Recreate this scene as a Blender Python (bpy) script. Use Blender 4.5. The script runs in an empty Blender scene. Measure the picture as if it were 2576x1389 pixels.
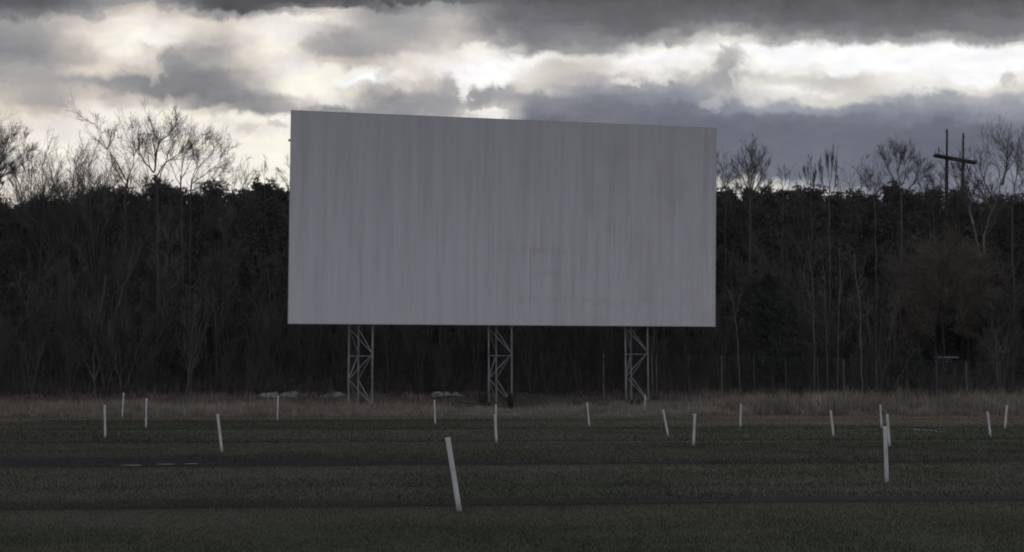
import bpy, math
import numpy as np
from mathutils import Matrix, Vector

scene = bpy.context.scene
COL = scene.collection
R = math.radians

# ------------------------------------------------------------------ camera
F, CX, CY, HOR, CAMH, ROLL = 2984.0, 1288.0, 694.5, 960.0, 1.9, -0.0029
PIT = math.atan((HOR - CY) / F)
fw = np.array([0, math.cos(PIT), math.sin(PIT)])
up0 = np.array([0, -math.sin(PIT), math.cos(PIT)])
rt0 = np.array([1.0, 0, 0])
rt = math.cos(ROLL) * rt0 + math.sin(ROLL) * up0
up = -math.sin(ROLL) * rt0 + math.cos(ROLL) * up0
cam_d = bpy.data.cameras.new('camera')
cam = bpy.data.objects.new('camera', cam_d)
COL.objects.link(cam)
cam_d.sensor_width = 36
cam_d.lens = 36 * F / 2576
cam_d.clip_end = 6000
cam.matrix_world = Matrix(((rt[0], up[0], -fw[0], 0), (rt[1], up[1], -fw[1], 0),
                           (rt[2], up[2], -fw[2], CAMH), (0, 0, 0, 1)))
scene.camera = cam


def at(x, y, d):
    """point seen at survey position (x, y) standing d metres away along +Y"""
    v = fw + rt * (x - CX) / F + up * (CY - y) / F
    return np.array([0, 0, CAMH]) + v * (d / v[1])


# ------------------------------------------------------------------ exposure and world
scene.view_settings.view_transform = 'Standard'
scene.view_settings.look = 'None'
scene.view_settings.exposure = 0
scene.view_settings.gamma = 1
scene.cycles.filter_width = 1.9
scene.cycles.max_bounces = 6
scene.cycles.transparent_max_bounces = 4

SUN_EL, SUN_AZ = 11.0, 14.0      # low behind the clouds, beyond the screen and to the right


def lin(v):
    v = max(v, 0) / 255.0
    return v / 12.92 if v <= 0.04045 else ((v + 0.055) / 1.055) ** 2.4


class NT:
    """small helper for shader node trees"""
    def __init__(s, tree):
        s.t = tree
        s.t.nodes.clear()

    def n(s, typ, **kw):
        o = s.t.nodes.new(typ)
        for k, v in kw.items():
            setattr(o, k, v)
        return o

    def put(s, sock, v):
        if isinstance(v, bpy.types.NodeSocket):
            s.t.links.new(v, sock)
        elif v is not None:
            try:
                sock.default_value = v
            except Exception:
                sock.default_value = (v[0], v[1], v[2], 1) if len(v) == 3 else v

    def math(s, op, a, b=0.0, c=0.0, clamp=False):
        o = s.n('ShaderNodeMath', operation=op, use_clamp=clamp)
        s.put(o.inputs[0], a); s.put(o.inputs[1], b); s.put(o.inputs[2], c)
        return o.outputs[0]

    def mix(s, f, a, b, blend='MIX'):
        o = s.n('ShaderNodeMix', data_type='RGBA', blend_type=blend)
        s.put(o.inputs['Factor'], f)
        s.put(o.inputs[6], (a[0], a[1], a[2], 1) if isinstance(a, tuple) else a)
        s.put(o.inputs[7], (b[0], b[1], b[2], 1) if isinstance(b, tuple) else b)
        return o.outputs[2]

    def noise(s, vec, scale, detail=4, rough=0.55, dist=0.0):
        o = s.n('ShaderNodeTexNoise')
        s.put(o.inputs['Vector'], vec)
        o.inputs['Scale'].default_value = scale
        o.inputs['Detail'].default_value = detail
        o.inputs['Roughness'].default_value = rough
        o.inputs['Distortion'].default_value = dist
        return o

    def map(s, v, a, b, c=0.0, d=1.0, smooth=True):
        o = s.n('ShaderNodeMapRange')
        o.interpolation_type = 'SMOOTHSTEP' if smooth else 'LINEAR'
        s.put(o.inputs[0], v)
        for i, q in enumerate((a, b, c, d)):
            s.put(o.inputs[i + 1], q)
        return o.outputs[0]

    def comb(s, x, y, z):
        o = s.n('ShaderNodeCombineXYZ')
        s.put(o.inputs[0], x); s.put(o.inputs[1], y); s.put(o.inputs[2], z)
        return o.outputs[0]

    def sep(s, v):
        o = s.n('ShaderNodeSeparateXYZ')
        s.put(o.inputs[0], v)
        return o.outputs


# cloud brightness over the western sky: rows are heights (survey y at mid frame), columns
# run across 26 bearings; grey levels of the clouds themselves
SKY = [
 (-60, "85 85 88 90 90 85 85 85 85 85 88 90 92 90 88 88 88 88 88 88 88 88 88 88 88 88"),
 (0,   "95 97 130 155 130 88 85 85 88 85 92 105 105 92 90 92 92 92 92 90 88 92 90 90 92 90"),
 (15,  "105 105 145 190 170 95 90 110 110 100 150 150 115 105 98 98 98 98 100 98 95 98 97 97 100 98"),
 (30,  "125 120 165 212 205 150 160 172 212 165 160 165 118 110 103 102 100 102 105 105 100 102 103 103 108 105"),
 (50,  "155 170 215 238 228 215 218 238 230 170 165 185 120 115 110 105 103 108 120 112 105 108 110 110 118 118"),
 (75,  "150 165 225 246 242 210 232 242 190 170 165 180 135 122 125 115 110 135 165 135 120 125 125 118 122 125"),
 (100, "145 165 215 251 240 190 225 242 168 170 170 195 165 128 135 140 150 190 228 175 160 160 160 160 155 155"),
 (125, "140 155 200 247 190 163 215 246 168 165 185 225 240 150 160 165 240 245 252 254 248 254 248 254 256 248"),
 (150, "150 155 190 228 172 168 208 236 200 190 225 236 252 250 220 235 254 256 225 254 256 257 257 258 258 257"),
 (175, "165 175 212 205 148 138 190 242 246 242 225 252 256 228 200 225 248 235 232 248 240 256 257 258 258 257"),
 (200, "165 170 160 142 133 133 175 246 251 254 230 225 250 215 190 182 225 195 192 218 210 208 240 250 254 238"),
 (225, "180 170 200 150 132 134 168 246 246 190 192 195 182 208 162 158 165 160 200 240 244 213 234 238 225 215"),
 (250, "190 170 226 198 190 140 140 185 238 155 158 158 178 150 138 132 143 145 180 228 215 205 172 165 178 172"),
 (275, "215 200 236 240 247 215 150 170 150 155 150 175 215 146 128 122 124 122 145 165 155 145 142 146 155 158"),
 (301, "228 232 238 246 246 247 246 243 225 150 150 200 235 132 120 117 115 115 117 122 124 124 128 130 134 144"),
 (330, "236 238 241 242 242 242 234 238 225 150 150 180 200 125 116 115 113 112 112 113 114 114 112 112 113 120"),
 (360, "239 249 241 237 245 246 249 248 225 150 150 160 160 120 116 115 113 112 113 112 114 112 109 108 109 116"),
 (400, "241 248 241 236 241 242 249 249 230 180 160 150 140 120 116 115 115 115 116 116 118 115 109 109 113 122"),
 (440, "239 237 232 230 236 241 248 248 235 200 180 160 140 125 120 118 118 120 124 119 116 115 110 113 125 134"),
 (462, "232 230 227 227 236 241 246 246 235 210 190 180 170 160 160 160 180 200 214 190 150 120 115 120 130 135"),
 (490, "226 226 226 226 234 240 243 243 235 220 210 200 200 200 200 205 215 225 230 222 208 178 130 125 130 130"),
 (560, "226 226 226 226 230 232 235 235 235 220 210 200 200 200 200 205 215 220 215 205 190 160 135 130 132 135"),
]


def cloud_rgb(L, ix, y):
    k = max(0.0, 1 - L / 255.0)
    right = min(1, max(0, (ix - 9) / 8.0)) * min(1, max(0, (y - 150) / 120.0))
    blue = 0.008 + 0.070 * k * 2 * right + 0.035 * k * (1 if L < 150 else 0.3)
    w = math.exp(-((L - 208) / 42.0) ** 2) * (1 - 0.45 * min(1, ix / 16.0))
    r = L * (1 - 0.035 * right * k * 2 + 0.032 * w)
    g = L * (1 - 0.012 * w)
    b = L * (1 + (blue if L < 175 else blue * max(0, (215 - L) / 40.0)) - 0.075 * w)
    if L > 244 and ix < 9:
        b *= 0.965
    e = 1.12 if L > 253 else 1.0
    return (lin(r) * e, lin(g) * e, lin(b) * e, 1)


world = bpy.data.worlds.new("World")
scene.world = world
world.use_nodes = True
T = NT(world.node_tree)
geo = T.n('ShaderNodeTexCoord')
dx, dy, dz = T.sep(geo.outputs['Generated'])
ysafe = T.math('MAXIMUM', dy, 0.12)
U = T.math('DIVIDE', dx, ysafe)          # bearing tangent
V = T.math('DIVIDE', dz, ysafe)          # height tangent
UV = T.comb(U, V, 0.0)
warp1 = T.noise(T.comb(U, V, 0.3), 22, 4, 0.5, 0.3)
w1 = T.sep(warp1.outputs['Color'])
warp2 = T.noise(T.comb(U, V, 2.3), 62, 4, 0.55, 0.4)
w2 = T.sep(warp2.outputs['Color'])


def wsum(a, b, k1, k2):
    return T.math('ADD', T.math('MULTIPLY', T.math('SUBTRACT', a, 0.5), k1),
                  T.math('MULTIPLY', T.math('SUBTRACT', b, 0.5), k2))


Uw = T.math('ADD', U, wsum(w1[0], w2[0], 0.034, 0.020))
Vw = T.math('ADD', V, wsum(w1[1], w2[1], 0.024, 0.016))
pos = T.map(Uw, -CX / F, (2576 - CX) / F, 0, 1, smooth=False)
acc = None
prev_v = None
for (yy, row) in reversed(SKY):
    vals = [float(q) for q in row.split()]
    ramp = T.n('ShaderNodeValToRGB')
    T.put(ramp.inputs[0], pos)
    cr = ramp.color_ramp
    cr.interpolation = 'CARDINAL'
    while len(cr.elements) < 26:
        cr.elements.new(0.5)
    for i in range(26):
        cr.elements[i].position = i / 25.0
    for i in range(26):
        cr.elements[i].color = cloud_rgb(vals[i], i, yy)
    p = at(CX, yy, 100.0)
    v = (p[2] - CAMH) / 100.0
    if acc is None:
        acc = ramp.outputs[0]
    else:
        acc = T.mix(T.map(Vw, prev_v, v), acc, ramp.outputs[0])
    prev_v = v
BLOBS = [(1837, 150, 34, 34, 176, .8), (1826, 192, 36, 40, 160, .7), (1846, 196, 10, 26, 225, .45), (1797, 262, 26, 16, 185, .55),
         (1205, 230, 46, 44, 152, .85), (1262, 228, 28, 26, 165, .6), (1128, 240, 30, 55, 158, .75), (975, 205, 22, 44, 188, .5),
         (1164, 212, 17, 50, 250, .8), (1225, 192, 62, 28, 254, .85), (1232, 288, 46, 14, 246, .85), (428, 152, 30, 30, 148, .75),
         (470, 196, 80, 34, 134, .6), (394, 165, 16, 42, 222, .35), (2540, 198, 18, 24, 200, .8), (616, 318, 28, 12, 212, .75),
         (560, 308, 32, 13, 228, .6), (706, 316, 26, 10, 202, .75), (2275, 226, 44, 9, 212, .5), (2062, 214, 74, 20, 204, .6),
         (808, 112, 50, 26, 162, .7), (1395, 172, 64, 18, 205, .4), (1575, 208, 34, 10, 238, .7), (1665, 196, 40, 16, 244, .5),
         (320, 255, 60, 22, 196, .6), (120, 245, 50, 40, 168, .4), (660, 60, 60, 24, 236, .5), (1015, 205, 30, 20, 236, .5)]
bw = T.noise(T.comb(U, V, 9.1), 90, 4, 0.6, 0.5)
b1, b2, _b3 = T.sep(bw.outputs['Color'])
Ub = T.math('ADD', U, wsum(b1, w2[2], 0.022, 0.016))
Vb = T.math('ADD', V, wsum(b2, w1[2], 0.020, 0.010))
for (bx_, by_, rx_, ry_, lv_, am_) in BLOBS:
    q_ = at(bx_, by_, 1.0)
    ex = T.math('MULTIPLY', T.math('SUBTRACT', Ub, float(q_[0])), F / rx_)
    ey = T.math('MULTIPLY', T.math('SUBTRACT', Vb, float(q_[2] - CAMH)), F / ry_)
    dd_ = T.math('ADD', T.math('MULTIPLY', ex, ex), T.math('MULTIPLY', ey, ey))
    acc = T.mix(T.map(dd_, 0.05, 1.9, am_, 0), acc, cloud_rgb(lv_, bx_ / 103.0, by_)[:3])
# fine wisps
wis = T.noise(T.comb(U, T.math('MULTIPLY', V, 2.2), 5.0), 30, 5, 0.5, 0.4).outputs[0]
acc = T.mix(1.0, acc, T.comb(T.map(wis, 0.25, 0.75, 0.90, 1.07, False), T.map(wis, 0.25, 0.75, 0.90, 1.07, False),
                             T.map(wis, 0.25, 0.75, 0.94, 1.05, False)), 'MULTIPLY')
# the rest of the sky: broken cloud over a dusk sky
sky = T.n('ShaderNodeTexSky', sky_type='NISHITA')
sky.sun_disc = False
sky.sun_elevation = R(SUN_EL)
sky.sun_rotation = R(SUN_AZ)
dome = T.noise(geo.outputs['Generated'], 2.6, 6, 0.55, 0.4).outputs[0]
clouds = T.mix(T.map(dome, 0.38, 0.66), (0.375, 0.382, 0.425), (0.575, 0.58, 0.615))
skyc = T.mix(1.0, sky.outputs[0], (0.10, 0.10, 0.10), 'MULTIPLY')
rest = T.mix(T.map(dome, 0.28, 0.42, 0.75, 0.97), skyc, clouds)
low = T.map(dz, -0.06, -0.01)
rest = T.mix(low, (0.03, 0.03, 0.03), rest)
mU = T.map(T.math('ABSOLUTE', U), 0.50, 0.75, 1, 0)
mV = T.map(V, 0.34, 0.62, 1, 0)
mY = T.map(dy, 0.15, 0.3)
mask = T.math('MULTIPLY', T.math('MULTIPLY', mU, mV), mY)
fin = T.mix(mask, rest, acc)
bg = T.n('ShaderNodeBackground')
T.put(bg.inputs[0], fin)
bg.inputs[1].default_value = 1.0
wo = T.n('ShaderNodeOutputWorld')
T.t.links.new(bg.outputs[0], wo.inputs[0])
world.cycles.sampling_method = 'MANUAL'
world.cycles.sample_map_resolution = 512

# ------------------------------------------------------------------ sun (veiled by cloud)
sd = bpy.data.lights.new('sun', 'SUN')
sd.energy = 0.5
sd.angle = R(14)
sd.color = (1.0, 0.93, 0.84)
sun = bpy.data.objects.new('sun', sd)
COL.objects.link(sun)
sv = Vector((math.sin(R(SUN_AZ)) * math.cos(R(SUN_EL)), math.cos(R(SUN_AZ)) * math.cos(R(SUN_EL)), math.sin(R(SUN_EL))))
sun.rotation_euler = sv.to_track_quat('Z', 'Y').to_euler()
sun.location = sv * 200


# ------------------------------------------------------------------ helpers
def vnoise(x, y, seed=0):
    """smooth value noise, 0..1"""
    x = np.asarray(x, float); y = np.asarray(y, float)
    xi = np.floor(x).astype(np.int64); yi = np.floor(y).astype(np.int64)
    fx = x - xi; fy = y - yi
    fx = fx * fx * (3 - 2 * fx); fy = fy * fy * (3 - 2 * fy)

    def h(a, b):
        n = (a * 374761393 + b * 668265263 + seed * 1442695041) & 0xffffffff
        n = ((n ^ (n >> 13)) * 1274126177) & 0xffffffff
        return ((n ^ (n >> 16)) & 0xffff) / 65535.0
    return (h(xi, yi) * (1 - fx) + h(xi + 1, yi) * fx) * (1 - fy) + (h(xi, yi + 1) * (1 - fx) + h(xi + 1, yi + 1) * fx) * fy


def fbm(x, y, seed=0, o=4):
    s = 0; a = 1; t = 0
    for i in range(o):
        s = s + a * vnoise(x * 2 ** i + 17 * i, y * 2 ** i - 9 * i, seed + i); t += a; a *= 0.5
    return s / t


def ss(a, b, v):
    t = np.clip((v - a) / (b - a), 0, 1)
    return t * t * (3 - 2 * t)


def crest1(x):
    return 18.25 + 0.06 * x + 0.25 * (vnoise(x * 0.22, x * 0 + 3.3, 5) - 0.5)


def crest2(x):
    return 27.4 + 0.035 * x + 0.5 * (vnoise(x * 0.15, x * 0 + 8.3, 6) - 0.5)


def gz(x, y):
    """terrain height: parking ramps, a low bank, then a hill added behind the wood to close sky gaps"""
    x = np.asarray(x, float); y = np.asarray(y, float)
    z = np.zeros(np.broadcast(x, y).shape)
    cr = [crest1(x), crest2(x), 38.0 + 0.03 * x, 48.0 - 0.02 * x, 57.5 + 0.02 * x]
    fall = [1.7, 1.9, 1.6, 1.5, 1.5]
    flat = [1.6, 2.4, 1.5, 1.5, 1.5]
    amp = [0.13, 0.14, 0.11, 0.11, 0.10]
    for i, c in enumerate(cr):
        nxt = cr[i + 1] if i + 1 < 5 else c + 9
        dip = ss(0, 1, (y - c) / fall[i]) * (1 - ss(0, 1, (y - c - fall[i] - flat[i]) / np.maximum(nxt - c - fall[i] - flat[i], 0.5)))
        z = z - amp[i] * dip
    z = z + 0.035 * (fbm(x * 0.35, y * 0.35, 11, 3) - 0.5) * ss(8, 14, y)
    z = z + 1.15 * ss(80, 97, y)
    z = z + 13 * ss(116, 150, y) + 0.004 * np.maximum(y - 175, 0)  # hill added behind the trees to block bright low sky between trunks
    return z


def ground_at(px, py):
    d = 30.0
    v = fw + rt * (px - CX) / F + up * (CY - py) / F
    v = v / v[1]
    for _ in range(60):
        z = float(gz(v[0] * d, d))
        d = d * 0.5 + 0.5 * (z - CAMH) / v[2]
    return np.array([v[0] * d, d, float(gz(v[0] * d, d))])


def new_mesh(name, verts, faces, mat=None, parent=None, color=None, smooth=False, uvatt=None):
    """verts (n,3), faces list of (m,k) arrays -> linked object"""
    if not isinstance(faces, list):
        faces = [faces]
    me = bpy.data.meshes.new(name)
    verts = np.asarray(verts, np.float32)
    me.vertices.add(len(verts))
    me.vertices.foreach_set('co', verts.ravel())
    loops = np.concatenate([f.ravel() for f in faces]).astype(np.int32)
    tot = np.concatenate([np.full(len(f), f.shape[1], np.int32) for f in faces])
    start = np.concatenate([[0], np.cumsum(tot)[:-1]]).astype(np.int32)
    me.loops.add(len(loops))
    me.loops.foreach_set('vertex_index', loops)
    me.polygons.add(len(tot))
    me.polygons.foreach_set('loop_start', start)
    me.polygons.foreach_set('loop_total', tot)
    me.polygons.foreach_set('use_smooth', np.full(len(tot), bool(smooth)))
    if color is not None:
        a = me.color_attributes.new('tone', 'FLOAT_COLOR', 'POINT')
        c = np.ones((len(verts), 4), np.float32); c[:, :3] = color
        a.data.foreach_set('color', c.ravel())
    me.update(calc_edges=True)
    if mat:
        me.materials.append(mat)
    o = bpy.data.objects.new(name, me)
    COL.objects.link(o)
    if parent:
        o.parent = parent
    return o


def empty(name, loc=(0, 0, 0), rz=0.0):
    o = bpy.data.objects.new(name, None)
    COL.objects.link(o)
    o.location = loc
    o.rotation_euler = (0, 0, rz)
    o.empty_display_size = 0.3
    return o


def tag(o, label=None, cat=None, group=None, kind=None):
    if label: o['label'] = label
    if cat: o['category'] = cat
    if group: o['group'] = group
    if kind: o['kind'] = kind
    return o


def copy_thing(src, name=None):
    c = src.copy(); COL.objects.link(c)
    for ch in src.children:
        d = ch.copy(); COL.objects.link(d); d.parent = c
        for g in ch.children:
            e = g.copy(); COL.objects.link(e); e.parent = d
    return c


def norm(v):
    return v / np.maximum(np.linalg.norm(v, axis=-1, keepdims=True), 1e-9)


def tubes(groups):
    """groups: list of (P (m,n,3), R (m,n), sides) -> verts, quads"""
    vs, fs, off = [], [], 0
    for P, Rr, k in groups:
        if len(P) == 0:
            continue
        m, n, _ = P.shape
        tg = norm(np.gradient(P, axis=1))
        ref = np.where(np.abs(tg[:, :1, 2:3]) > 0.8, np.array([1.0, 0, 0]), np.array([0, 0, 1.0]))
        ref = np.broadcast_to(ref, tg.shape)
        u = norm(np.cross(tg, ref)); w = np.cross(tg, u)
        a = np.arange(k) * 2 * np.pi / k
        ring = P[:, :, None, :] + Rr[:, :, None, None] * (np.cos(a)[None, None, :, None] * u[:, :, None, :] + np.sin(a)[None, None, :, None] * w[:, :, None, :])
        vs.append(ring.reshape(-1, 3))
        base = off + (np.arange(m)[:, None, None] * n + np.arange(n - 1)[None, :, None]) * k
        j = np.arange(k)[None, None, :]; j2 = (j + 1) % k
        q = np.stack([base + j, base + j2, base + k + j2, base + k + j], -1).reshape(-1, 4)
        fs.append(q)
        off += m * n * k
    return np.concatenate(vs), np.concatenate(fs)


def box(cx, cy, cz, sx, sy, sz):
    s = np.array([[-1, -1, -1], [1, -1, -1], [1, 1, -1], [-1, 1, -1], [-1, -1, 1], [1, -1, 1], [1, 1, 1], [-1, 1, 1]]) * 0.5
    v = s * np.array([sx, sy, sz]) + np.array([cx, cy, cz])
    f = np.array([[0, 3, 2, 1], [4, 5, 6, 7], [0, 1, 5, 4], [1, 2, 6, 5], [2, 3, 7, 6], [3, 0, 4, 7]])
    return v, f


def merge(parts):
    vs, fs, off = [], [], 0
    for v, f in parts:
        vs.append(v); fs.append(f + off); off += len(v)
    return np.concatenate(vs), np.concatenate(fs)


def beam(p, q, w, t=None, k=4, cap=True):
    """bar from p to q with k sides"""
    p = np.array(p, float); q = np.array(q, float)
    P = np.array([[p, q]]); r = w / 2 * (math.sqrt(2) if k == 4 else 1)
    v, f = tubes([(P, np.full((1, 2), r), k)])
    return v, f


def bar(name, p, q, w, mat, parent, k=6):
    v, f = beam(p, q, w, k=k)
    caps = [np.array([list(range(k))[::-1]]), np.array([list(range(k, 2 * k))])]
    return new_mesh(name, v, [f] + caps, mat, parent, smooth=False)


# ------------------------------------------------------------------ materials
def mat(name, build):
    m = bpy.data.materials.new(name)
    m.use_nodes = True
    t = NT(m.node_tree)
    out = t.n('ShaderNodeOutputMaterial')
    b = t.n('ShaderNodeBsdfPrincipled')
    t.t.links.new(b.outputs[0], out.inputs[0])
    b.inputs['Roughness'].default_value = 0.9
    b.inputs['Specular IOR Level'].default_value = 0.15
    build(t, b)
    return m


def simple(name, c1, c2, scale=6, rough=0.85, spec=0.15, stretch=(1, 1, 1), bump=0.0, rnd=0.0):
    def bld(t, b):
        tc = t.n('ShaderNodeTexCoord').outputs['Object']
        x, y, z = t.sep(tc)
        v = t.comb(t.math('MULTIPLY', x, stretch[0]), t.math('MULTIPLY', y, stretch[1]), t.math('MULTIPLY', z, stretch[2]))
        n = t.noise(v, scale, 5, 0.6).outputs[0]
        c = t.mix(t.map(n, 0.3, 0.7), c1, c2)
        if rnd:
            oi = t.n('ShaderNodeObjectInfo').outputs['Random']
            k = t.map(oi, 0, 1, 1 - rnd, 1 + rnd, False)
            c = t.mix(1.0, c, t.comb(k, k, k), 'MULTIPLY')
        t.put(b.inputs['Base Color'], c)
        b.inputs['Roughness'].default_value = rough
        b.inputs['Specular IOR Level'].default_value = spec
        if bump:
            bp = t.n('ShaderNodeBump')
            bp.inputs['Strength'].default_value = bump
            bp.inputs['Distance'].default_value = 0.02
            t.put(bp.inputs['Height'], n)
            t.put(b.inputs['Normal'], bp.outputs[0])
    return mat(name, bld)


def tone_mat(name, scale=8, amp=0.35, rough=0.95, spec=0.1, bump=0.6):
    def bld(t, b):
        a = t.n('ShaderNodeAttribute'); a.attribute_name = 'tone'
        g = t.n('ShaderNodeNewGeometry').outputs['Position']
        n = t.noise(g, scale, 6, 0.65).outputs[0]
        n2 = t.noise(g, scale * 5.3, 3, 0.6).outputs[0]
        k = t.math('MULTIPLY', t.map(n, 0.3, 0.7, 1 - amp, 1 + amp, False), t.map(n2, 0.3, 0.7, 1 - amp, 1 + amp, False))
        t.put(b.inputs['Base Color'], t.mix(1.0, a.outputs[0], t.comb(k, k, k), 'MULTIPLY'))
        b.inputs['Roughness'].default_value = rough
        b.inputs['Specular IOR Level'].default_value = spec
        if bump:
            bp = t.n('ShaderNodeBump')
            bp.inputs['Strength'].default_value = bump
            bp.inputs['Distance'].default_value = 0.03
            t.put(bp.inputs['Height'], n2)
            t.put(b.inputs['Normal'], bp.outputs[0])
    return mat(name, bld)


M = {}
M['ground'] = tone_mat('turf_soil', 3.5, 0.12)
M['blade'] = tone_mat('grass_blades', 9, 0.06, bump=0)
M['bark_dark'] = simple('bark_dark', (0.062, 0.056, 0.056), (0.11, 0.10, 0.10), 5, 0.95, 0.05, (1, 1, 0.3), 0.5, 0.3)
M['bark_grey'] = simple('bark_grey', (0.070, 0.065, 0.063), (0.122, 0.114, 0.110), 5, 0.95, 0.05, (1, 1, 0.3), 0.5, 0.3)
M['bark_pale'] = simple('bark_pale', (0.10, 0.096, 0.092), (0.20, 0.192, 0.184), 4, 0.9, 0.08, (1, 1, 0.5), 0.4, 0.25)
M['twig'] = simple('twig_brown', (0.082, 0.075, 0.072), (0.132, 0.121, 0.116), 3, 0.95, 0.05, rnd=0.3)
M['twig_olive'] = simple('twig_olive', (0.110, 0.092, 0.072), (0.16, 0.136, 0.108), 1, 0.95, 0.05)
M['brush'] = simple('brush_brown', (0.066, 0.059, 0.058), (0.112, 0.102, 0.100), 2, 0.95, 0.05)
M['twig_far'] = simple('twig_far', (0.078, 0.072, 0.069), (0.124, 0.115, 0.110), 2, 0.95, 0.05, rnd=0.25)
M['needle'] = simple('pine_needles', (0.080, 0.082, 0.079), (0.114, 0.117, 0.111), 0.9, 0.95, 0.02, rnd=0.2)
M['needle_low'] = simple('spruce_needles', (0.034, 0.044, 0.034), (0.06, 0.072, 0.056), 1.2, 0.8, 0.1)
M['steel'] = simple('galvanised_steel', (0.16, 0.16, 0.17), (0.28, 0.28, 0.295), 3, 0.6, 0.3, (1, 1, 0.4), 0.2)
M['rust'] = simple('rusty_footing', (0.022, 0.019, 0.018), (0.045, 0.036, 0.033), 6, 0.9, 0.1)
M['fence'] = simple('fence_steel', (0.06, 0.06, 0.063), (0.13, 0.13, 0.135), 2, 0.7, 0.2, (1, 1, 0.5))
M['pole'] = simple('tarred_timber', (0.022, 0.019, 0.022), (0.042, 0.037, 0.041), 4, 0.9, 0.1, (1, 1, 0.15), 0.4)
M['post'] = simple('post_paint', (0.46, 0.46, 0.465), (0.68, 0.675, 0.665), 5, 0.55, 0.3, (1, 1, 0.35), 0.15, 0.08)
def post_nodes(t, b):
    tc = t.n('ShaderNodeTexCoord').outputs['Object']
    x, y, z = t.sep(tc)
    n = t.noise(t.comb(x, y, t.math('MULTIPLY', z, 0.35)), 7, 5, 0.6).outputs[0]
    oi = t.n('ShaderNodeObjectInfo').outputs['Random']
    n2 = t.noise(t.comb(t.math('ADD', x, t.math('MULTIPLY', oi, 40)), y, z), 16, 4, 0.7).outputs[0]
    c = t.mix(t.map(n, 0.3, 0.7), (0.46, 0.46, 0.465), (0.68, 0.675, 0.665))
    c = t.mix(t.map(n2, 0.58, 0.70, 0, 0.5), c, (0.22, 0.20, 0.17))
    splash = t.math('MULTIPLY', t.map(t.math('ADD', z, t.math('MULTIPLY', n2, 0.2)), 0.05, 0.30, 0.75, 0), 1.0)
    c = t.mix(splash, c, (0.11, 0.10, 0.075))
    t.put(b.inputs['Base Color'], c)
    b.inputs['Roughness'].default_value = 0.6


M['post'] = mat('post_paint', post_nodes)
M['snow'] = simple('old_snow', (0.10, 0.098, 0.10), (0.34, 0.335, 0.34), 4, 0.8, 0.2)
M['ice'] = simple('ice', (0.07, 0.07, 0.073), (0.20, 0.20, 0.205), 9, 0.4, 0.4)
M['wood_rot'] = simple('rotten_wood', (0.05, 0.045, 0.042), (0.11, 0.10, 0.092), 6, 0.95, 0.05)
M['wall'] = simple('dark_siding', (0.035, 0.034, 0.036), (0.055, 0.053, 0.056), 3)
M['roof'] = simple('dark_shingle', (0.035, 0.034, 0.042), (0.06, 0.058, 0.068), 5)
M['white'] = simple('white_trim', (0.40, 0.40, 0.40), (0.62, 0.62, 0.62), 2.5)


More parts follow.
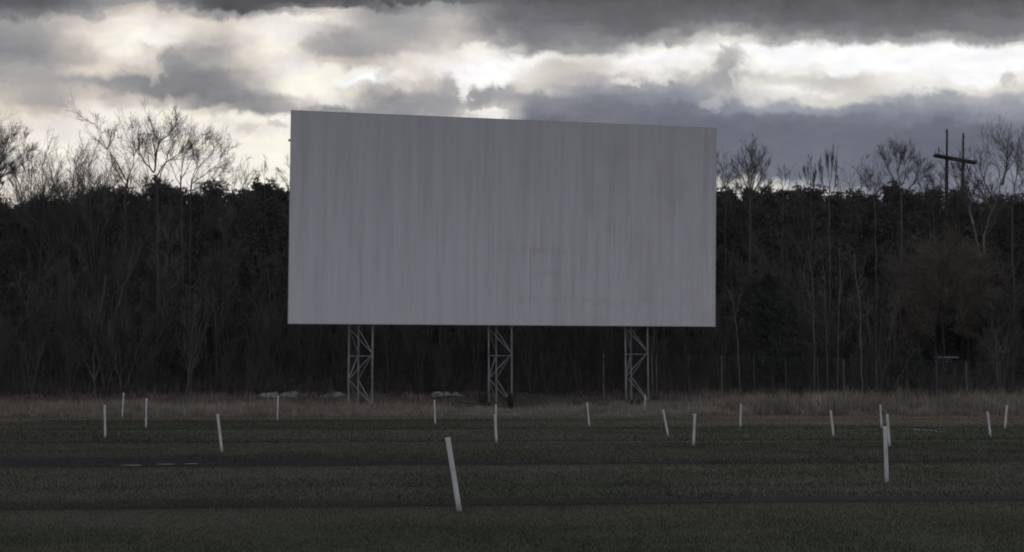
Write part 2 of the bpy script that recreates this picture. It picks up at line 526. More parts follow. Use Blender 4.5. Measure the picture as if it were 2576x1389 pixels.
def screen_nodes(t, b):
    tc = t.n('ShaderNodeTexCoord').outputs['Object']
    x, y, z = t.sep(tc)
    # runs of grime: long thin vertical streaks
    s1 = t.noise(t.comb(t.math('MULTIPLY', x, 1.0), 0.0, t.math('MULTIPLY', z, 0.05)), 1.6, 6, 0.7).outputs[0]
    s2 = t.noise(t.comb(t.math('MULTIPLY', x, 5.0), 3.0, t.math('MULTIPLY', z, 0.09)), 1.4, 6, 0.75).outputs[0]
    s3 = t.noise(t.comb(t.math('MULTIPLY', x, 0.5), 7.0, t.math('MULTIPLY', z, 0.35)), 0.7, 5, 0.6).outputs[0]
    s4 = t.noise(t.comb(t.math('MULTIPLY', x, 12.0), 9.0, t.math('MULTIPLY', z, 0.22)), 1.0, 4, 0.7).outputs[0]
    # darker towards the upper part, broken up by the wide streaks
    top = t.map(z, -7.1, 7.1, 0.0, 1.0, False)
    topn = t.math('ADD', top, t.math('MULTIPLY', t.math('SUBTRACT', s1, 0.5), 0.8))
    base = t.mix(t.map(topn, 0.0, 1.1), (0.660, 0.650, 0.70), (0.515, 0.507, 0.55))
    pm = t.map(t.noise(t.comb(t.math('MULTIPLY', x, 0.35), 21.0, t.math('MULTIPLY', z, 0.14)), 1.0, 3, 0.6).outputs[0], 0.35, 0.62, 0.25, 1.25)
    base = t.mix(t.map(s1, 0.42, 0.66, 0, 0.20), base, (0.30, 0.30, 0.32))
    base = t.mix(t.math('MULTIPLY', t.map(s2, 0.50, 0.78, 0, 0.26), pm), base, (0.27, 0.27, 0.285))
    base = t.mix(t.math('MULTIPLY', t.map(s4, 0.55, 0.78, 0, 0.20), pm), base, (0.30, 0.29, 0.30))
    base = t.mix(t.map(s2, 0.46, 0.28, 0, 0.15), base, (0.66, 0.65, 0.67))
    # green-brown mildew, mostly to the right
    gm = t.math('MULTIPLY', t.map(s3, 0.50, 0.68), t.map(t.math('ADD', x, t.math('MULTIPLY', s2, 8)), 0, 12))
    gm = t.math('MULTIPLY', gm, t.map(s2, 0.34, 0.62, 0.25, 1.0))
    base = t.mix(t.math("MULTIPLY", gm, 0.34), base, (0.39, 0.435, 0.32))

    def rowstain(zc, x0, x1, th, seed, amt):
        d = t.math('ABSOLUTE', t.math('SUBTRACT', z, zc))
        band = t.map(d, 0.0, th, 1, 0)
        xm = t.math('MULTIPLY', t.map(x, x0, x0 + 0.8), t.map(x, x1 - 1.5, x1, 1, 0))
        bl = t.noise(t.comb(t.math('MULTIPLY', x, 1.0), seed, t.math('MULTIPLY', z, 0.8)), 2.9, 5, 0.7).outputs[0]
        return t.math('MULTIPLY', t.math('MULTIPLY', band, xm), t.map(bl, 0.42, 0.62, 0, amt))
    for a in ((-1.95, -1.2, 5.6, 0.5, 1.0, 0.22), (-5.35, 0.2, 14.0, 0.5, 4.0, 0.18), (-1.95, -2.2, -0.6, 0.3, 8.0, 0.3),
              (-6.75, 0.8, 3.4, 0.2, 12.0, 0.22), (-3.5, 1.6, 4.4, 0.35, 15.0, 0.2)):
        base = t.mix(rowstain(*a), base, (0.25, 0.25, 0.17))
    # rust drips beneath the seams
    dl = t.map(t.math('ABSOLUTE', t.math('SUBTRACT', x, 1.45)), 0.0, 0.05, 1, 0)
    dl = t.math('MULTIPLY', dl, t.math('MULTIPLY', t.map(z, -2.0, -1.4, 1, 0), t.map(z, -7.0, -5.0, 0.3, 1)))
    base = t.mix(t.math('MULTIPLY', dl, 0.55), base, (0.2, 0.2, 0.2))
    drip = t.noise(t.comb(t.math('MULTIPLY', x, 9.0), 2.0, t.math('MULTIPLY', z, 0.02)), 1.0, 2, 0.5).outputs[0]
    dm = t.math('MULTIPLY', t.map(drip, 0.60, 0.68), t.map(z, -1.6, -3.5, 0, 1))
    dm = t.math('MULTIPLY', dm, t.map(x, -3, 2, 0.15, 1))
    base = t.mix(t.math('MULTIPLY', dm, 0.32), base, (0.24, 0.24, 0.24))
    # panel seams every 1.2 m
    fr = t.math('FRACT', t.math('DIVIDE', t.math('ADD', x, 15.0), 1.245))
    sm = t.map(t.math('ABSOLUTE', t.math('SUBTRACT', fr, 0.5)), 0.485, 0.497)
    base = t.mix(t.math('MULTIPLY', sm, 0.10), base, (0.3, 0.3, 0.31))
    t.put(b.inputs['Base Color'], base)
    b.inputs['Roughness'].default_value = 0.85
    b.inputs['Specular IOR Level'].default_value = 0.2


M['screen'] = mat('stained_white_paint', screen_nodes)
M['edge'] = simple('screen_edge_paint', (0.42, 0.415, 0.44), (0.50, 0.495, 0.52), 2)


# ------------------------------------------------------------------ ground
def tone(x, y):
    """turf colour with lanes of bare dirt, worn brown patches, painted slope light on the ramps, a tan strip by the tall grass"""
    n1 = fbm(x * 0.13, y * 0.22, 21, 5); n2 = fbm(x * 0.6, y * 1.1, 31, 4); n3 = fbm(x * 0.05, y * 0.42, 41, 4)
    green = np.array([0.047, 0.055, 0.035]); brown = np.array([0.073, 0.070, 0.056]); dark = np.array([0.034, 0.037, 0.030])
    n3 = 0.5 * n3 + 0.5 * fbm(x * 0.035, y * 0.9, 43, 4)
    k = ss(0.35, 0.68, n1 * 0.78 + n2 * 0.22)[..., None]
    c = green * (1 - k) + brown * k
    k = ss(0.52, 0.72, n3)[..., None] * 0.55
    c = c * (1 - k) + dark * k
    # slope light and grass tone put into the colour: crests lighter, hollows darker
    for cf, w in ((crest1(x), 1), (crest2(x), 1), (38.0 + 0.03 * x, 0.6), (48 - 0.02 * x, 0.6), (57.5 + 0.02 * x, 0.5)):
        k = (np.exp(-((y - cf + 0.9) / 1.0) ** 2) * 0.65 * w)[..., None]
        c = c * (1 - k) + np.array([0.088, 0.085, 0.070]) * k
        k = (np.exp(-((y - cf - 2.0) / 1.1) ** 2) * 0.55 * w)[..., None]
        c = c * (1 - k) + np.array([0.036, 0.036, 0.030]) * k
    L = lane(x, y)[..., None]
    c = c * (1 - L) + np.array([0.017, 0.0155, 0.0185]) * (0.8 + 0.5 * n2[..., None]) * L
    tan = (ss(51.5, 54.5, y + 3 * (n2 - 0.5)) * ss(68, 66, y) * ss(-2, 14, x + 8 * (n1 - 0.5)))
    tan = np.maximum(tan, ss(62.5, 64, y + 1.5 * (n2 - .5)) * ss(72, 66, y) * 0.8)
    tan = np.maximum(tan, ss(50, 58, y) * ss(-22, -27, x) * ss(72, 66, y) * 0.7)
    c = c * (1 - tan[..., None]) + np.array([0.135, 0.118, 0.092]) * tan[..., None]
    lit = ss(67, 72, y)[..., None]
    c = c * (1 - lit) + np.array([0.060, 0.050, 0.042]) * (0.7 + 0.6 * n2[..., None]) * lit
    deep = ss(90, 97, y)[..., None]
    return c * (1 - deep) + np.array([0.030, 0.025, 0.022]) * (0.7 + 0.6 * n2[..., None]) * deep


def lane(x, y):
    e = 0.9 * (fbm(x * 0.5, y * 0.9, 51, 4) - 0.5)
    c1 = crest1(x) + 0.75; c2 = crest2(x) + 0.5
    a = ss(c1 - 0.3, c1 + 0.5, y + e) * ss(c1 + 2.4, c1 + 1.5, y + e) * (0.35 + 0.65 * ss(-7, 4, x + 5 * (vnoise(x * .4, y * .1, 3) - .5)))
    b = ss(c2 - 0.3, c2 + 0.5, y + e) * ss(c2 + 4.1, c2 + 2.6, y + 2.2 * e - 2.0 * ss(1, -8, x))
    g_ = ss(0.22, 0.46, fbm(x * 0.55, y * 1.3, 57, 4))
    a = a * (0.3 + 0.7 * g_); b = b * (0.35 + 0.65 * g_)
    w = ss(-6.0, 2.0, x + 6 * (vnoise(x * .3, y * .1, 9) - .5))
    d3 = 38.0 + 0.03 * x + 1.6
    return np.clip(np.maximum(a, b * (1 - 0.35 * w * ss(6, 14, x))), 0, 1)


xs = np.unique(np.concatenate([np.array([-1400, -700, -350, -200, -150, -120, -100]), np.arange(-90, -45, 1.5), np.arange(-45, 45.01, 0.4),
                               np.arange(46.5, 91, 1.5), np.array([100, 120, 150, 200, 350, 700, 1400])]))
ys = np.unique(np.concatenate([np.array([-1400, -700, -300, -100, -40, -15, 0, 5]), np.arange(8, 36, 0.2), np.arange(36, 75, 0.4),
                               np.arange(75, 180, 2.5), np.array([190, 220, 300, 500, 900, 1400])]))
gx, gy = np.meshgrid(xs, ys)
gzv = gz(gx, gy)
V3 = np.stack([gx, gy, gzv], -1).reshape(-1, 3)
nx, ny = len(xs), len(ys)
i0 = (np.arange(ny - 1)[:, None] * nx + np.arange(nx - 1)[None, :]).ravel()
Q = np.stack([i0, i0 + 1, i0 + 1 + nx, i0 + nx], 1)
gnd = new_mesh('ground', V3, Q, M['ground'], color=tone(gx, gy).reshape(-1, 3), smooth=True)
tag(gnd, kind='structure')

rng = np.random.default_rng(7)


def blades(n, x, y, z, h, w, lean, col, rng):
    """single-triangle blades"""
    a = rng.uniform(0, np.pi, n)
    ux, uy = np.cos(a) * w / 2, np.sin(a) * w / 2
    la = rng.uniform(0, 2 * np.pi, n)
    lx, ly = np.cos(la) * lean * h, np.sin(la) * lean * h
    P = np.stack([np.stack([x - ux, y - uy, z - 0.01], -1), np.stack([x + ux, y + uy, z - 0.01], -1), np.stack([x + lx, y + ly, z + h], -1)], 1)
    return P.reshape(-1, 3), np.arange(3 * n).reshape(-1, 3), np.repeat(col, 3, axis=0)


def scatter_turf(n, y0, y1, hmin, hmax, w, rng):
    y = np.sqrt(rng.uniform(y0 ** 2, y1 ** 2, n))
    x = rng.uniform(-1, 1, n) * (0.54 * y + 4.5)
    keep = rng.uniform(0, 1, n) > lane(x, y) * 0.97
    keep &= rng.uniform(0, 1, n) < 0.78 + 0.3 * fbm(x * 0.9, y * 2.2, 61, 3)
    x, y = x[keep], y[keep]
    n = len(x)
    h = rng.uniform(hmin, hmax, n) * (0.55 + 0.9 * fbm(x * 0.8, y * 0.8, 71, 3))
    col = tone(x, y) * rng.uniform(0.95, 1.18, n)[:, None]
    straw = rng.uniform(0, 1, n) < 0.03
    col[straw] = np.array([0.15, 0.13, 0.095]) * rng.uniform(0.6, 1.1, straw.sum())[:, None]
    return blades(n, x, y, gz(x, y), h, w * rng.uniform(0.7, 1.3, n), rng.uniform(0.2, 1.2, n), col, rng)


parts = [scatter_turf(480000, 9, 21, 0.015, 0.036, 0.010, rng), scatter_turf(270000, 21, 37, 0.025, 0.055, 0.02, rng),
         scatter_turf(190000, 37, 67, 0.03, 0.07, 0.04, rng)]
off = 0; vv = []; ff = []; cc = []
for v, f, c in parts:
    vv.append(v); ff.append(f + off); cc.append(c); off += len(v)
o = new_mesh('grass', np.concatenate(vv), np.concatenate(ff), M['blade'], color=np.concatenate(cc))
tag(o, 'short mown dull green grass covering the parking ramps', 'grass', kind='stuff')


# tall dry grass: bent stems in a belt before the wood
def tall_grass(n, y0, y1, rng, xr=48, hs=1.0):
    x = rng.uniform(-xr, xr, n); y = y0 + (y1 - y0) * rng.uniform(0, 1, n) ** 1.3
    front = 65.8 + 3.4 * (fbm(x * 0.35, x * 0, 81, 4) - 0.5) - 0.035 * (x < -8) * (x + 8) * -1
    y = y + (front - 65.8)
    dens = fbm(x * 0.5, y * 0.5, 83, 3)
    keep = rng.uniform(0, 1, n) < (0.1 + 1.5 * dens) * (1 - 0.5 * ss(70, 80, y))
    x, y, dens = x[keep], y[keep], dens[keep]
    n = len(x)
    hx = 0.36 + 0.30 * ss(4, 14, x) + 0.10 * ss(-4, -14, x) - 0.16 * np.exp(-((x - 10.0) / 1.3) ** 2) - 0.2 * np.exp(-((x + .3) / 2.5) ** 2)
    h = hx * hs * (0.25 + 1.5 * ss(0.25, 0.8, fbm(x * 0.9, y * 0.6, 87, 4))) * rng.uniform(0.55, 1.35, n) * (0.6 + 0.4 * ss(0, 2.0, y - y0))
    a = rng.uniform(0, 2 * np.pi, n); ln = rng.uniform(0.08, 0.55, n) * h
    lx, ly = np.cos(a) * ln, np.sin(a) * ln
    w = rng.uniform(0.010, 0.024, n)
    b = rng.uniform(0, np.pi, n); ux, uy = np.cos(b) * w, np.sin(b) * w
    z = gz(x, y) - 0.02
    P = np.stack([np.stack([x - ux, y - uy, z], -1), np.stack([x + ux, y + uy, z], -1),
                  np.stack([x + lx * .35 + ux * .7, y + ly * .35 + uy * .7, z + h * .6], -1), np.stack([x + lx * .35 - ux * .7, y + ly * .35 - uy * .7, z + h * .6], -1),
                  np.stack([x + lx, y + ly, z + h], -1)], 1)
    i = np.arange(n)[:, None] * 5
    quads = i + np.array([[0, 1, 2, 3]]); tris = i + np.array([[3, 2, 4]])
    k = fbm(x * 0.4, y * 0.4, 91, 4)[:, None]
    red = fbm(x * 0.16, y * 0.1, 95, 3)[:, None]
    col = np.array([0.228, 0.208, 0.178]) * (0.55 + 0.9 * k) * rng.uniform(0.65, 1.35, n)[:, None]
    col = col * (1 - ss(0.45, 0.7, red) * np.array([0.0, 0.07, 0.09]))
    return P.reshape(-1, 3), quads, tris, np.repeat(col, 5, axis=0)


v, q, t3, c = tall_grass(210000, 65.8, 80, rng)
v2, q2, t32, c2 = tall_grass(60000, 80, 94, np.random.default_rng(77), 60, 0.75)
o = new_mesh('tall_grass', np.concatenate([v, v2]), [np.concatenate([q, q2 + len(v)]), np.concatenate([t3, t32 + len(v)])], M['blade'], color=np.concatenate([c, c2 * 0.8]))
tag(o, 'belt of tall dry brown grass between the mown ramps and the wood', 'tall grass', kind='stuff')

# ------------------------------------------------------------------ the screen
SC = np.array([-0.0957, 81.0, 12.8331]); SW, SH, SYAW, STILT = 29.9303, 14.2058, 0.2014, 0.0630
sa = np.array([math.cos(SYAW), math.sin(SYAW), 0]); sn = np.array([math.sin(SYAW), -math.cos(SYAW), 0])
sb = math.cos(STILT) * np.array([0, 0, 1]) + math.sin(STILT) * sn
sback = -np.cross(sa, sb)      # away from the audience
if sback[1] < 0: sback = -sback
screen = empty('drive_in_screen', (SC[0], SC[1], float(gz(SC[0], SC[1]))), SYAW)
tag(screen, 'huge stained white drive-in movie screen on three lattice steel towers', 'movie screen')
Wi = (Matrix.Translation((SC[0], SC[1], float(gz(SC[0], SC[1])))) @ Matrix.Rotation(SYAW, 4, 'Z')).inverted()


def tolocal(P):
    P = np.asarray(P, float)
    m = np.array(Wi)
    return P @ m[:3, :3].T + m[:3, 3]


def board(name, x0, x1, z0, z1, y0, y1, material, par):
    v, f = box((x0 + x1) / 2, (y0 + y1) / 2, (z0 + z1) / 2, x1 - x0, y1 - y0, z1 - z0)
    return new_mesh(name, v, f, material, par)


rot_t = Matrix.Rotation(STILT, 4, 'X')
zoff = SC[2] - float(gz(SC[0], SC[1]))
# local frame of panel: x along, y back, z up, tilted about x
pl = Matrix.Translation((0, 0, zoff)) @ rot_t
panel = board('screen_panel', -SW / 2 + .05, SW / 2 - .05, -SH / 2 + .05, SH / 2 - .05, 0.0, 0.10, M['screen'], screen)
panel.matrix_local = pl


def trim(name, x0, x1, z0, z1, y0, y1, m=None):
    o = board(name, x0, x1, z0, z1, y0, y1, m or M['edge'], screen)
    o.matrix_local = pl
    return o


trim('edge_trim', -SW / 2, SW / 2, SH / 2 - .05, SH / 2, -0.004, 0.22)
trim('edge_trim', -SW / 2, SW / 2, -SH / 2, -SH / 2 + .05, -0.004, 0.22)
trim('edge_trim', -SW / 2, -SW / 2 + .05, -SH / 2 + .051, SH / 2 - .051, -0.004, 0.22)
trim('edge_trim', SW / 2 - .05, SW / 2, -SH / 2 + .051, SH / 2 - .051, -0.004, 0.22)
for k in range(4):
    z = SH / 2 - 2.0 - 3.45 * k
    v1 = box(-SW / 2 - 0.055, 0.13, z, 0.11, 0.10, 0.12)
    v2 = box(-SW / 2 - 0.115, 0.13, z - 0.005, 0.03, 0.16, 0.2)
    o = new_mesh('bracket', *merge([v1, v2]), M['rust'], screen); o.matrix_local = pl
for k in range(7):
    z = -SH / 2 + 0.6 + k * (SH - 1.2) / 6
    trim('girt', -SW / 2 + .3, SW / 2 - .3, z - .09, z + .09, 0.105, 0.30, M['steel'])

GROUND0 = float(gz(SC[0], SC[1]))


def tower(px_left, name='support_tower'):
    """triangular lattice mast; px_left is where its left leg stands"""
    base = at(px_left, 1010, 81.0)
    # true distance along screen plane, just behind it
    s = (px_left - CX) / F
    # solve SC + sa*t + back*0.9 on bearing s
    t_ = (s * (SC[1] + 0.9) - SC[0]) / (sa[0] - s * sa[1])
    c0 = np.array([SC[0], SC[1], 0]) + sa * t_
    fwd = np.array([-math.sin(SYAW), math.cos(SYAW), 0])
    A = c0 + fwd * 1.1
    C = A + np.array([1.58, 0.10, 0])
    B = A + np.array([0.50, 1.15, 0])
    g = float(gz(A[0], A[1])) - 0.1
    zt = 18.0
    tw = empty(name, (0, 0, 0))
    tw.parent = screen
    legs = {'A': A, 'B': B, 'C': C}

    def pt(k, z):
        q = legs[k]
        # the mast leans with the screen
        return tolocal(np.array([q[0], q[1], 0]) + np.array([0, 0, z]) + np.array([sn[0], sn[1], 0]) * (z - 5.0) * 0.045 * (z > 5.0))
    for k in 'ABC':
        pts = np.array([[pt(k, g), pt(k, 5.0), pt(k, zt)]])
        v, f = tubes([(pts, np.full((1, 3), 0.060), 8)])
        new_mesh('leg', v, f, M['steel'], tw, smooth=True)
    zs = [0.45 + g]
    while zs[-1] < zt - 1.7:
        zs.append(zs[-1] + 1.72)
    for a, b, flip in (('A', 'B', 0), ('A', 'C', 0), ('C', 'B', 1)):
        for i in range(len(zs) - 1):
            lo, hi = (a, b) if (i + flip) % 2 == 1 else (b, a)
            bar('brace', pt(lo, zs[i]), pt(hi, zs[i + 1]), 0.070, M['steel'], tw, 6)
    for i in (2, 5, 8):
        for a, b in (('A', 'B'), ('A', 'C'), ('B', 'C')):
            if i < len(zs):
                bar('crossbar', pt(a, zs[i] - 0.15), pt(b, zs[i] - 0.15), 0.06, M['steel'], tw, 6)
    for k in 'ABC':
        q = pt(k, g)
        v, f = box(q[0], q[1], q[2] + 0.22, 0.16, 0.16, 0.55)
        new_mesh('footing', v, f, M['rust'], tw)
    for z in (6.2, 9.6, 13.0, 16.4):
        p = pt('A', z); q2 = p.copy(); q2[1] = 0.35 - (z - zoff - 0) * 0
        # outrigger reaching the girts
        ty = (z + GROUND0 - SC[2]) * -math.sin(STILT)
        q2 = np.array([p[0], ty + 0.32, p[2]])
        bar('outrigger', p, q2, 0.08, M['steel'], tw, 6)
    return tw


for px in (885, 1237, 1581):
    tower(px)

# ------------------------------------------------------------------ speaker posts
POSTS = [  # top x, y, foot x, y, label
 (264, 1019, 264.5, 1102, 'white speaker post standing straight, nearest of the three grouped at the left edge'),
 (311, 988, 307.5, 1051, 'white post leaning right beside the pale snow lump, left group of three'),
 (368, 1002, 367, 1077, 'upright white post, right-hand one of the three grouped at the left'),
 (547, 1042, 558.5, 1138, 'white post tilting left, alone between the left group and the screen, beside the dark lane'),
 (700, 996, 697.5, 1057, 'small far post leaning slightly right in front of the long snow heap'),
 (1093, 1006, 1095, 1068, 'far white post standing between the left and middle screen towers'),
 (1126, 1101, 1156, 1287, 'largest and nearest white post, tilting strongly left in the middle foreground'),
 (1247.6, 1017, 1247.6, 1079, 'far post almost hidden behind the nearer one below the middle tower'),
 (1245, 1042, 1249.2, 1114.5, 'nearer of the two overlapping posts below the middle tower'),
 (1477, 1013, 1483, 1074, 'far post tilting left between the middle and right screen towers'),
 (1668, 1031, 1681, 1097.5, 'post tilting left just right of the right screen tower'),
 (1748, 1041, 1744.5, 1122, 'post leaning slightly right below the lower right corner of the screen'),
 (1864, 1017, 1862.5, 1076, 'far upright post in front of the big dark evergreen'),
 (2090, 1033, 2097, 1098.5, 'post tilting left alone between the dark evergreen and the close trio of posts'),
 (2215, 1018, 2218, 1078, 'farthest and shortest-looking post of the close trio at the right'),
 (2233, 1042, 2238, 1124, 'middle-distance post partly behind the tall near post of the right trio'),
 (2226, 1073, 2231, 1214, 'tall near white post in front of two others at the right'),
 (2485, 1036, 2492, 1099, 'post tilting left near the right edge, in front of its right-leaning neighbour'),
 (2534, 1020, 2528, 1079, 'rightmost post, leaning right against the tall grass'),
 (1623, 993, 1622, 1046, 'farthest small white post standing against the foot of the right screen tower'),
]


def make_post(length):
    root = empty('speaker_post')
    k = 14
    zs_ = np.array([-0.25, length - 0.05])
    P = np.stack([np.zeros(2), np.zeros(2), zs_], -1)[None]
    v, f = tubes([(P, np.full((1, 2), 0.038), k)])
    new_mesh('pipe', v, f, M['post'], root, smooth=True)
    prof = [(0.038, length - 0.06), (0.0415, length - 0.058), (0.0415, length - 0.012), (0.036, length - 0.001), (0.0, length)]
    P = np.array([[(0, 0, z) for r, z in prof]]); 
    a = np.arange(k) * 2 * np.pi / k
    v = np.concatenate([np.stack([r * np.cos(a), r * np.sin(a), np.full(k, z)], -1) for r, z in prof])
    j = np.arange(k); j2 = (j + 1) % k
    f = np.concatenate([np.stack([i * k + j, i * k + j2, (i + 1) * k + j2, (i + 1) * k + j], 1) for i in range(len(prof) - 1)])
    new_mesh('cap', v, f, M['post'], root)
    return root


prng = np.random.default_rng(3)
for (tx, ty, bx, by, lab) in POSTS:
    g = ground_at(bx, by)
    if by == 1046: g = np.array([at(bx, by, 72.0)[0], 72.0, float(gz(at(bx, by, 72.0)[0], 72.0))])
    tp = at(tx, ty, g[1])
    back = prng.uniform(-0.03, 0.05)
    d = tp - g; L = float(np.linalg.norm(d))
    r = make_post(L)
    tag(r, lab, 'post', 'white speaker posts on the grass')
    dv = Vector((d[0], back, d[2])).normalized()
    r.location = tuple(g)
    r.rotation_euler = dv.to_track_quat('Z', 'Y').to_euler()


# ------------------------------------------------------------------ trees
def level(P, Rr, Ln, count, n, ang, ratio, upk, wig, rng, tmin=0.25, rratio=0.6, rmin=0.006, taper=0.35, tmax=1.0, lt=(1.2, 0.75)):
    m, n0, _ = P.shape
    idx = np.repeat(np.arange(m), count)
    N = len(idx)
    t = rng.uniform(tmin, tmax, N)
    s = t * (n0 - 1); i = np.minimum(s.astype(int), n0 - 2); f = (s - i)[:, None]
    p = P[idx, i] * (1 - f) + P[idx, i + 1] * f
    tg = norm(P[idx, i + 1] - P[idx, i])
    r = Rr[idx, i] * (1 - f[:, 0]) + Rr[idx, i + 1] * f[:, 0]
    q = rng.normal(size=(N, 3)); q = norm(q - (q * tg).sum(1, keepdims=True) * tg)
    a = R(ang) * rng.uniform(0.6, 1.35, N)[:, None]
    d = norm(np.cos(a) * tg + np.sin(a) * q)
    L = Ln[idx] * ratio * (lt[0] - lt[1] * t) * rng.uniform(0.55, 1.25, N)
    pts = np.zeros((N, n, 3)); pts[:, 0] = p
    for k in range(1, n):
        d = norm(d + np.array([0, 0, upk]) + wig * rng.normal(size=(N, 3)))
        pts[:, k] = pts[:, k - 1] + d * (L / (n - 1))[:, None]
    r0 = np.maximum(np.minimum(r * rratio, 0.022 * L + 0.004), rmin)
    Rn = np.maximum(r0[:, None] * np.linspace(1, taper, n)[None], rmin * 0.75)
    return pts, Rn, L


def polyl(pts, n, cut=1.0):
    """resample a polyline to n points"""
    pts = np.asarray(pts, float)
    s = np.concatenate([[0], np.cumsum(np.linalg.norm(np.diff(pts, axis=0), axis=1))])
    t = np.linspace(0, s[-1] * cut, n)
    return np.stack([np.interp(t, s, pts[:, k]) for k in range(3)], 1), s[-1]


def finish_tree(name, trunkg, crowng, base, mt, mc, crown_name='branches'):
    root = empty(name, tuple(base))
    v, f = tubes(trunkg)
    new_mesh('trunk', v - base, f, mt, root, smooth=True)
    v, f = tubes(crowng)
    new_mesh(crown_name, v - base, f, mc, root)
    return root


def limb_tree(name, limbs, dist, seed, r0, mt, mc, dens=(5, 5, 4), ratio=(0.45, 0.55, 0.72), upk=0.05, depth=1.5, rl=0.34, ang=31, tipr=0.0075, foot=True, fine=True):
    """a bare tree whose main limbs follow given lines; everything finer is grown.
    limbs[0] is the trunk from the ground; the others start on it."""
    rng = np.random.default_rng(seed)
    polys = []
    for k, lb in enumerate(limbs):
        dd = dist
        slope = 0 if k == 0 else rng.uniform(-depth, depth)
        pts = [at(x, y, dd + slope * (j / max(1, len(lb) - 1)) ** 1.0) for j, (x, y) in enumerate(lb)]
        polys.append(np.array(pts))
    base = polys[0][0].copy()
    if foot:
        base[2] = float(gz(base[0], base[1])) - 0.05
        polys[0][0] = base
    P, Ls, Rs = [], [], []
    n = 14
    for k, pl_ in enumerate(polys):
        q, L = polyl(pl_, n, 1.0 if k == 0 else 0.90)
        q[1:-1] += rng.normal(size=(n - 2, 3)) * 0.03
        P.append(q); Ls.append(L)
        ra = r0 if k == 0 else r0 * rl * (0.75 + 0.5 * rng.random())
        Rs.append(np.linspace(ra, ra * (0.5 if k == 0 else 0.15), n))
    P = np.array(P); Ls = np.array(Ls); Rs = np.maximum(np.array(Rs), 0.016)
    limbsL = np.minimum(Ls, 9.0)
    src = slice(1, None) if len(P) > 1 else slice(0, None)
    a1 = level(P[src], Rs[src], limbsL[src], dens[0] * 2, 8, ang, ratio[0], upk, 0.035, rng, 0.12, 0.5, 0.012, lt=(1.15, 0.45))
    a2 = level(*a1, dens[1], 6, ang, ratio[1], upk, 0.04, rng, 0.1, 0.6, 0.0095, lt=(1.15, 0.4))
    a3 = level(*a2, dens[2], 4, ang, ratio[2], upk, 0.05, rng, 0.1, 0.7, tipr, lt=(1.1, 0.3))
    crown = [(a1[0], a1[1], 4), (a2[0], a2[1], 3), (a3[0], a3[1], 3)]
    if fine:
        a4 = level(*a3[:2], a3[2] * 0.8, 1, 3, 34, 0.7, upk * 0.5, 0.05, rng, 0.2, 0.8, tipr * 0.8, lt=(1.1, 0.3))
        crown.append((a4[0], a4[1], 3))
    t1 = level(P[:1], Rs[:1], np.array([4.0]), 14, 6, 50, 0.5, 0.05, 0.12, rng, 0.25, 0.3, 0.012)
    t2 = level(*t1, 5, 4, 40, 0.5, 0.05, 0.14, rng, 0.2, 0.6, 0.009)
    return finish_tree(name, [(P, Rs, 7), (t1[0], t1[1], 3), (t2[0], t2[1], 3)], crown, base, mt, mc)


def bare_proto(name, seed, H, spread, mt, mc, fork=0.45, limbs=5, r0=0.16, dens=(8, 6, 4), upk=0.12, stems=1, wob=0.25, ratio=0.52, tip=0.007):
    rng = np.random.default_rng(seed)
    P, Ls, Rs = [], [], []
    n = 12
    for s in range(stems):
        a = rng.uniform(0, 2 * np.pi); lean = rng.uniform(0.02, 0.1) + (0.16 if stems > 1 else 0) * rng.uniform(0.5, 1.3)
        hh = H * rng.uniform(0.82, 1.0)
        z = np.linspace(0, hh, n)
        x = np.cos(a) * lean * z + wob * np.cumsum(rng.normal(size=n)) * 0.35
        y = np.sin(a) * lean * z + wob * np.cumsum(rng.normal(size=n)) * 0.35
        x -= x[0]; y -= y[0]
        P.append(np.stack([x, y, z], -1)); Ls.append(hh)
        rr = r0 * rng.uniform(0.7, 1.0)
        Rs.append(np.linspace(rr, 0.02, n))
    P = np.array(P); Rs = np.array(Rs); Ls = np.array(Ls)
    a1 = level(P, Rs, Ls * spread, limbs, 9, 32, 1.0, upk * 0.6, 0.045, rng, fork, 0.6, 0.018, tmax=0.95)
    a2 = level(*a1, dens[0], 7, 30, ratio, upk * 0.45, 0.035, rng, 0.12, 0.5, 0.011, lt=(1.15, 0.45))
    a3 = level(*a2, dens[1], 5, 34, 0.68, upk * 0.35, 0.045, rng, 0.1, 0.65, 0.008, lt=(1.1, 0.4))
    a4 = level(*a3, 1, 3, 34, 0.8, upk * 0.4, 0.05, rng, 0.1, 0.75, tip, lt=(1.1, 0.3))
    root = finish_tree(name, [(P, Rs, 7), (a1[0], a1[1], 5)], [(a2[0], a2[1], 4), (a3[0], a3[1], 3), (a4[0], a4[1], 3)], np.zeros(3), mt, mc)
    root['h'] = float(H)
    return root


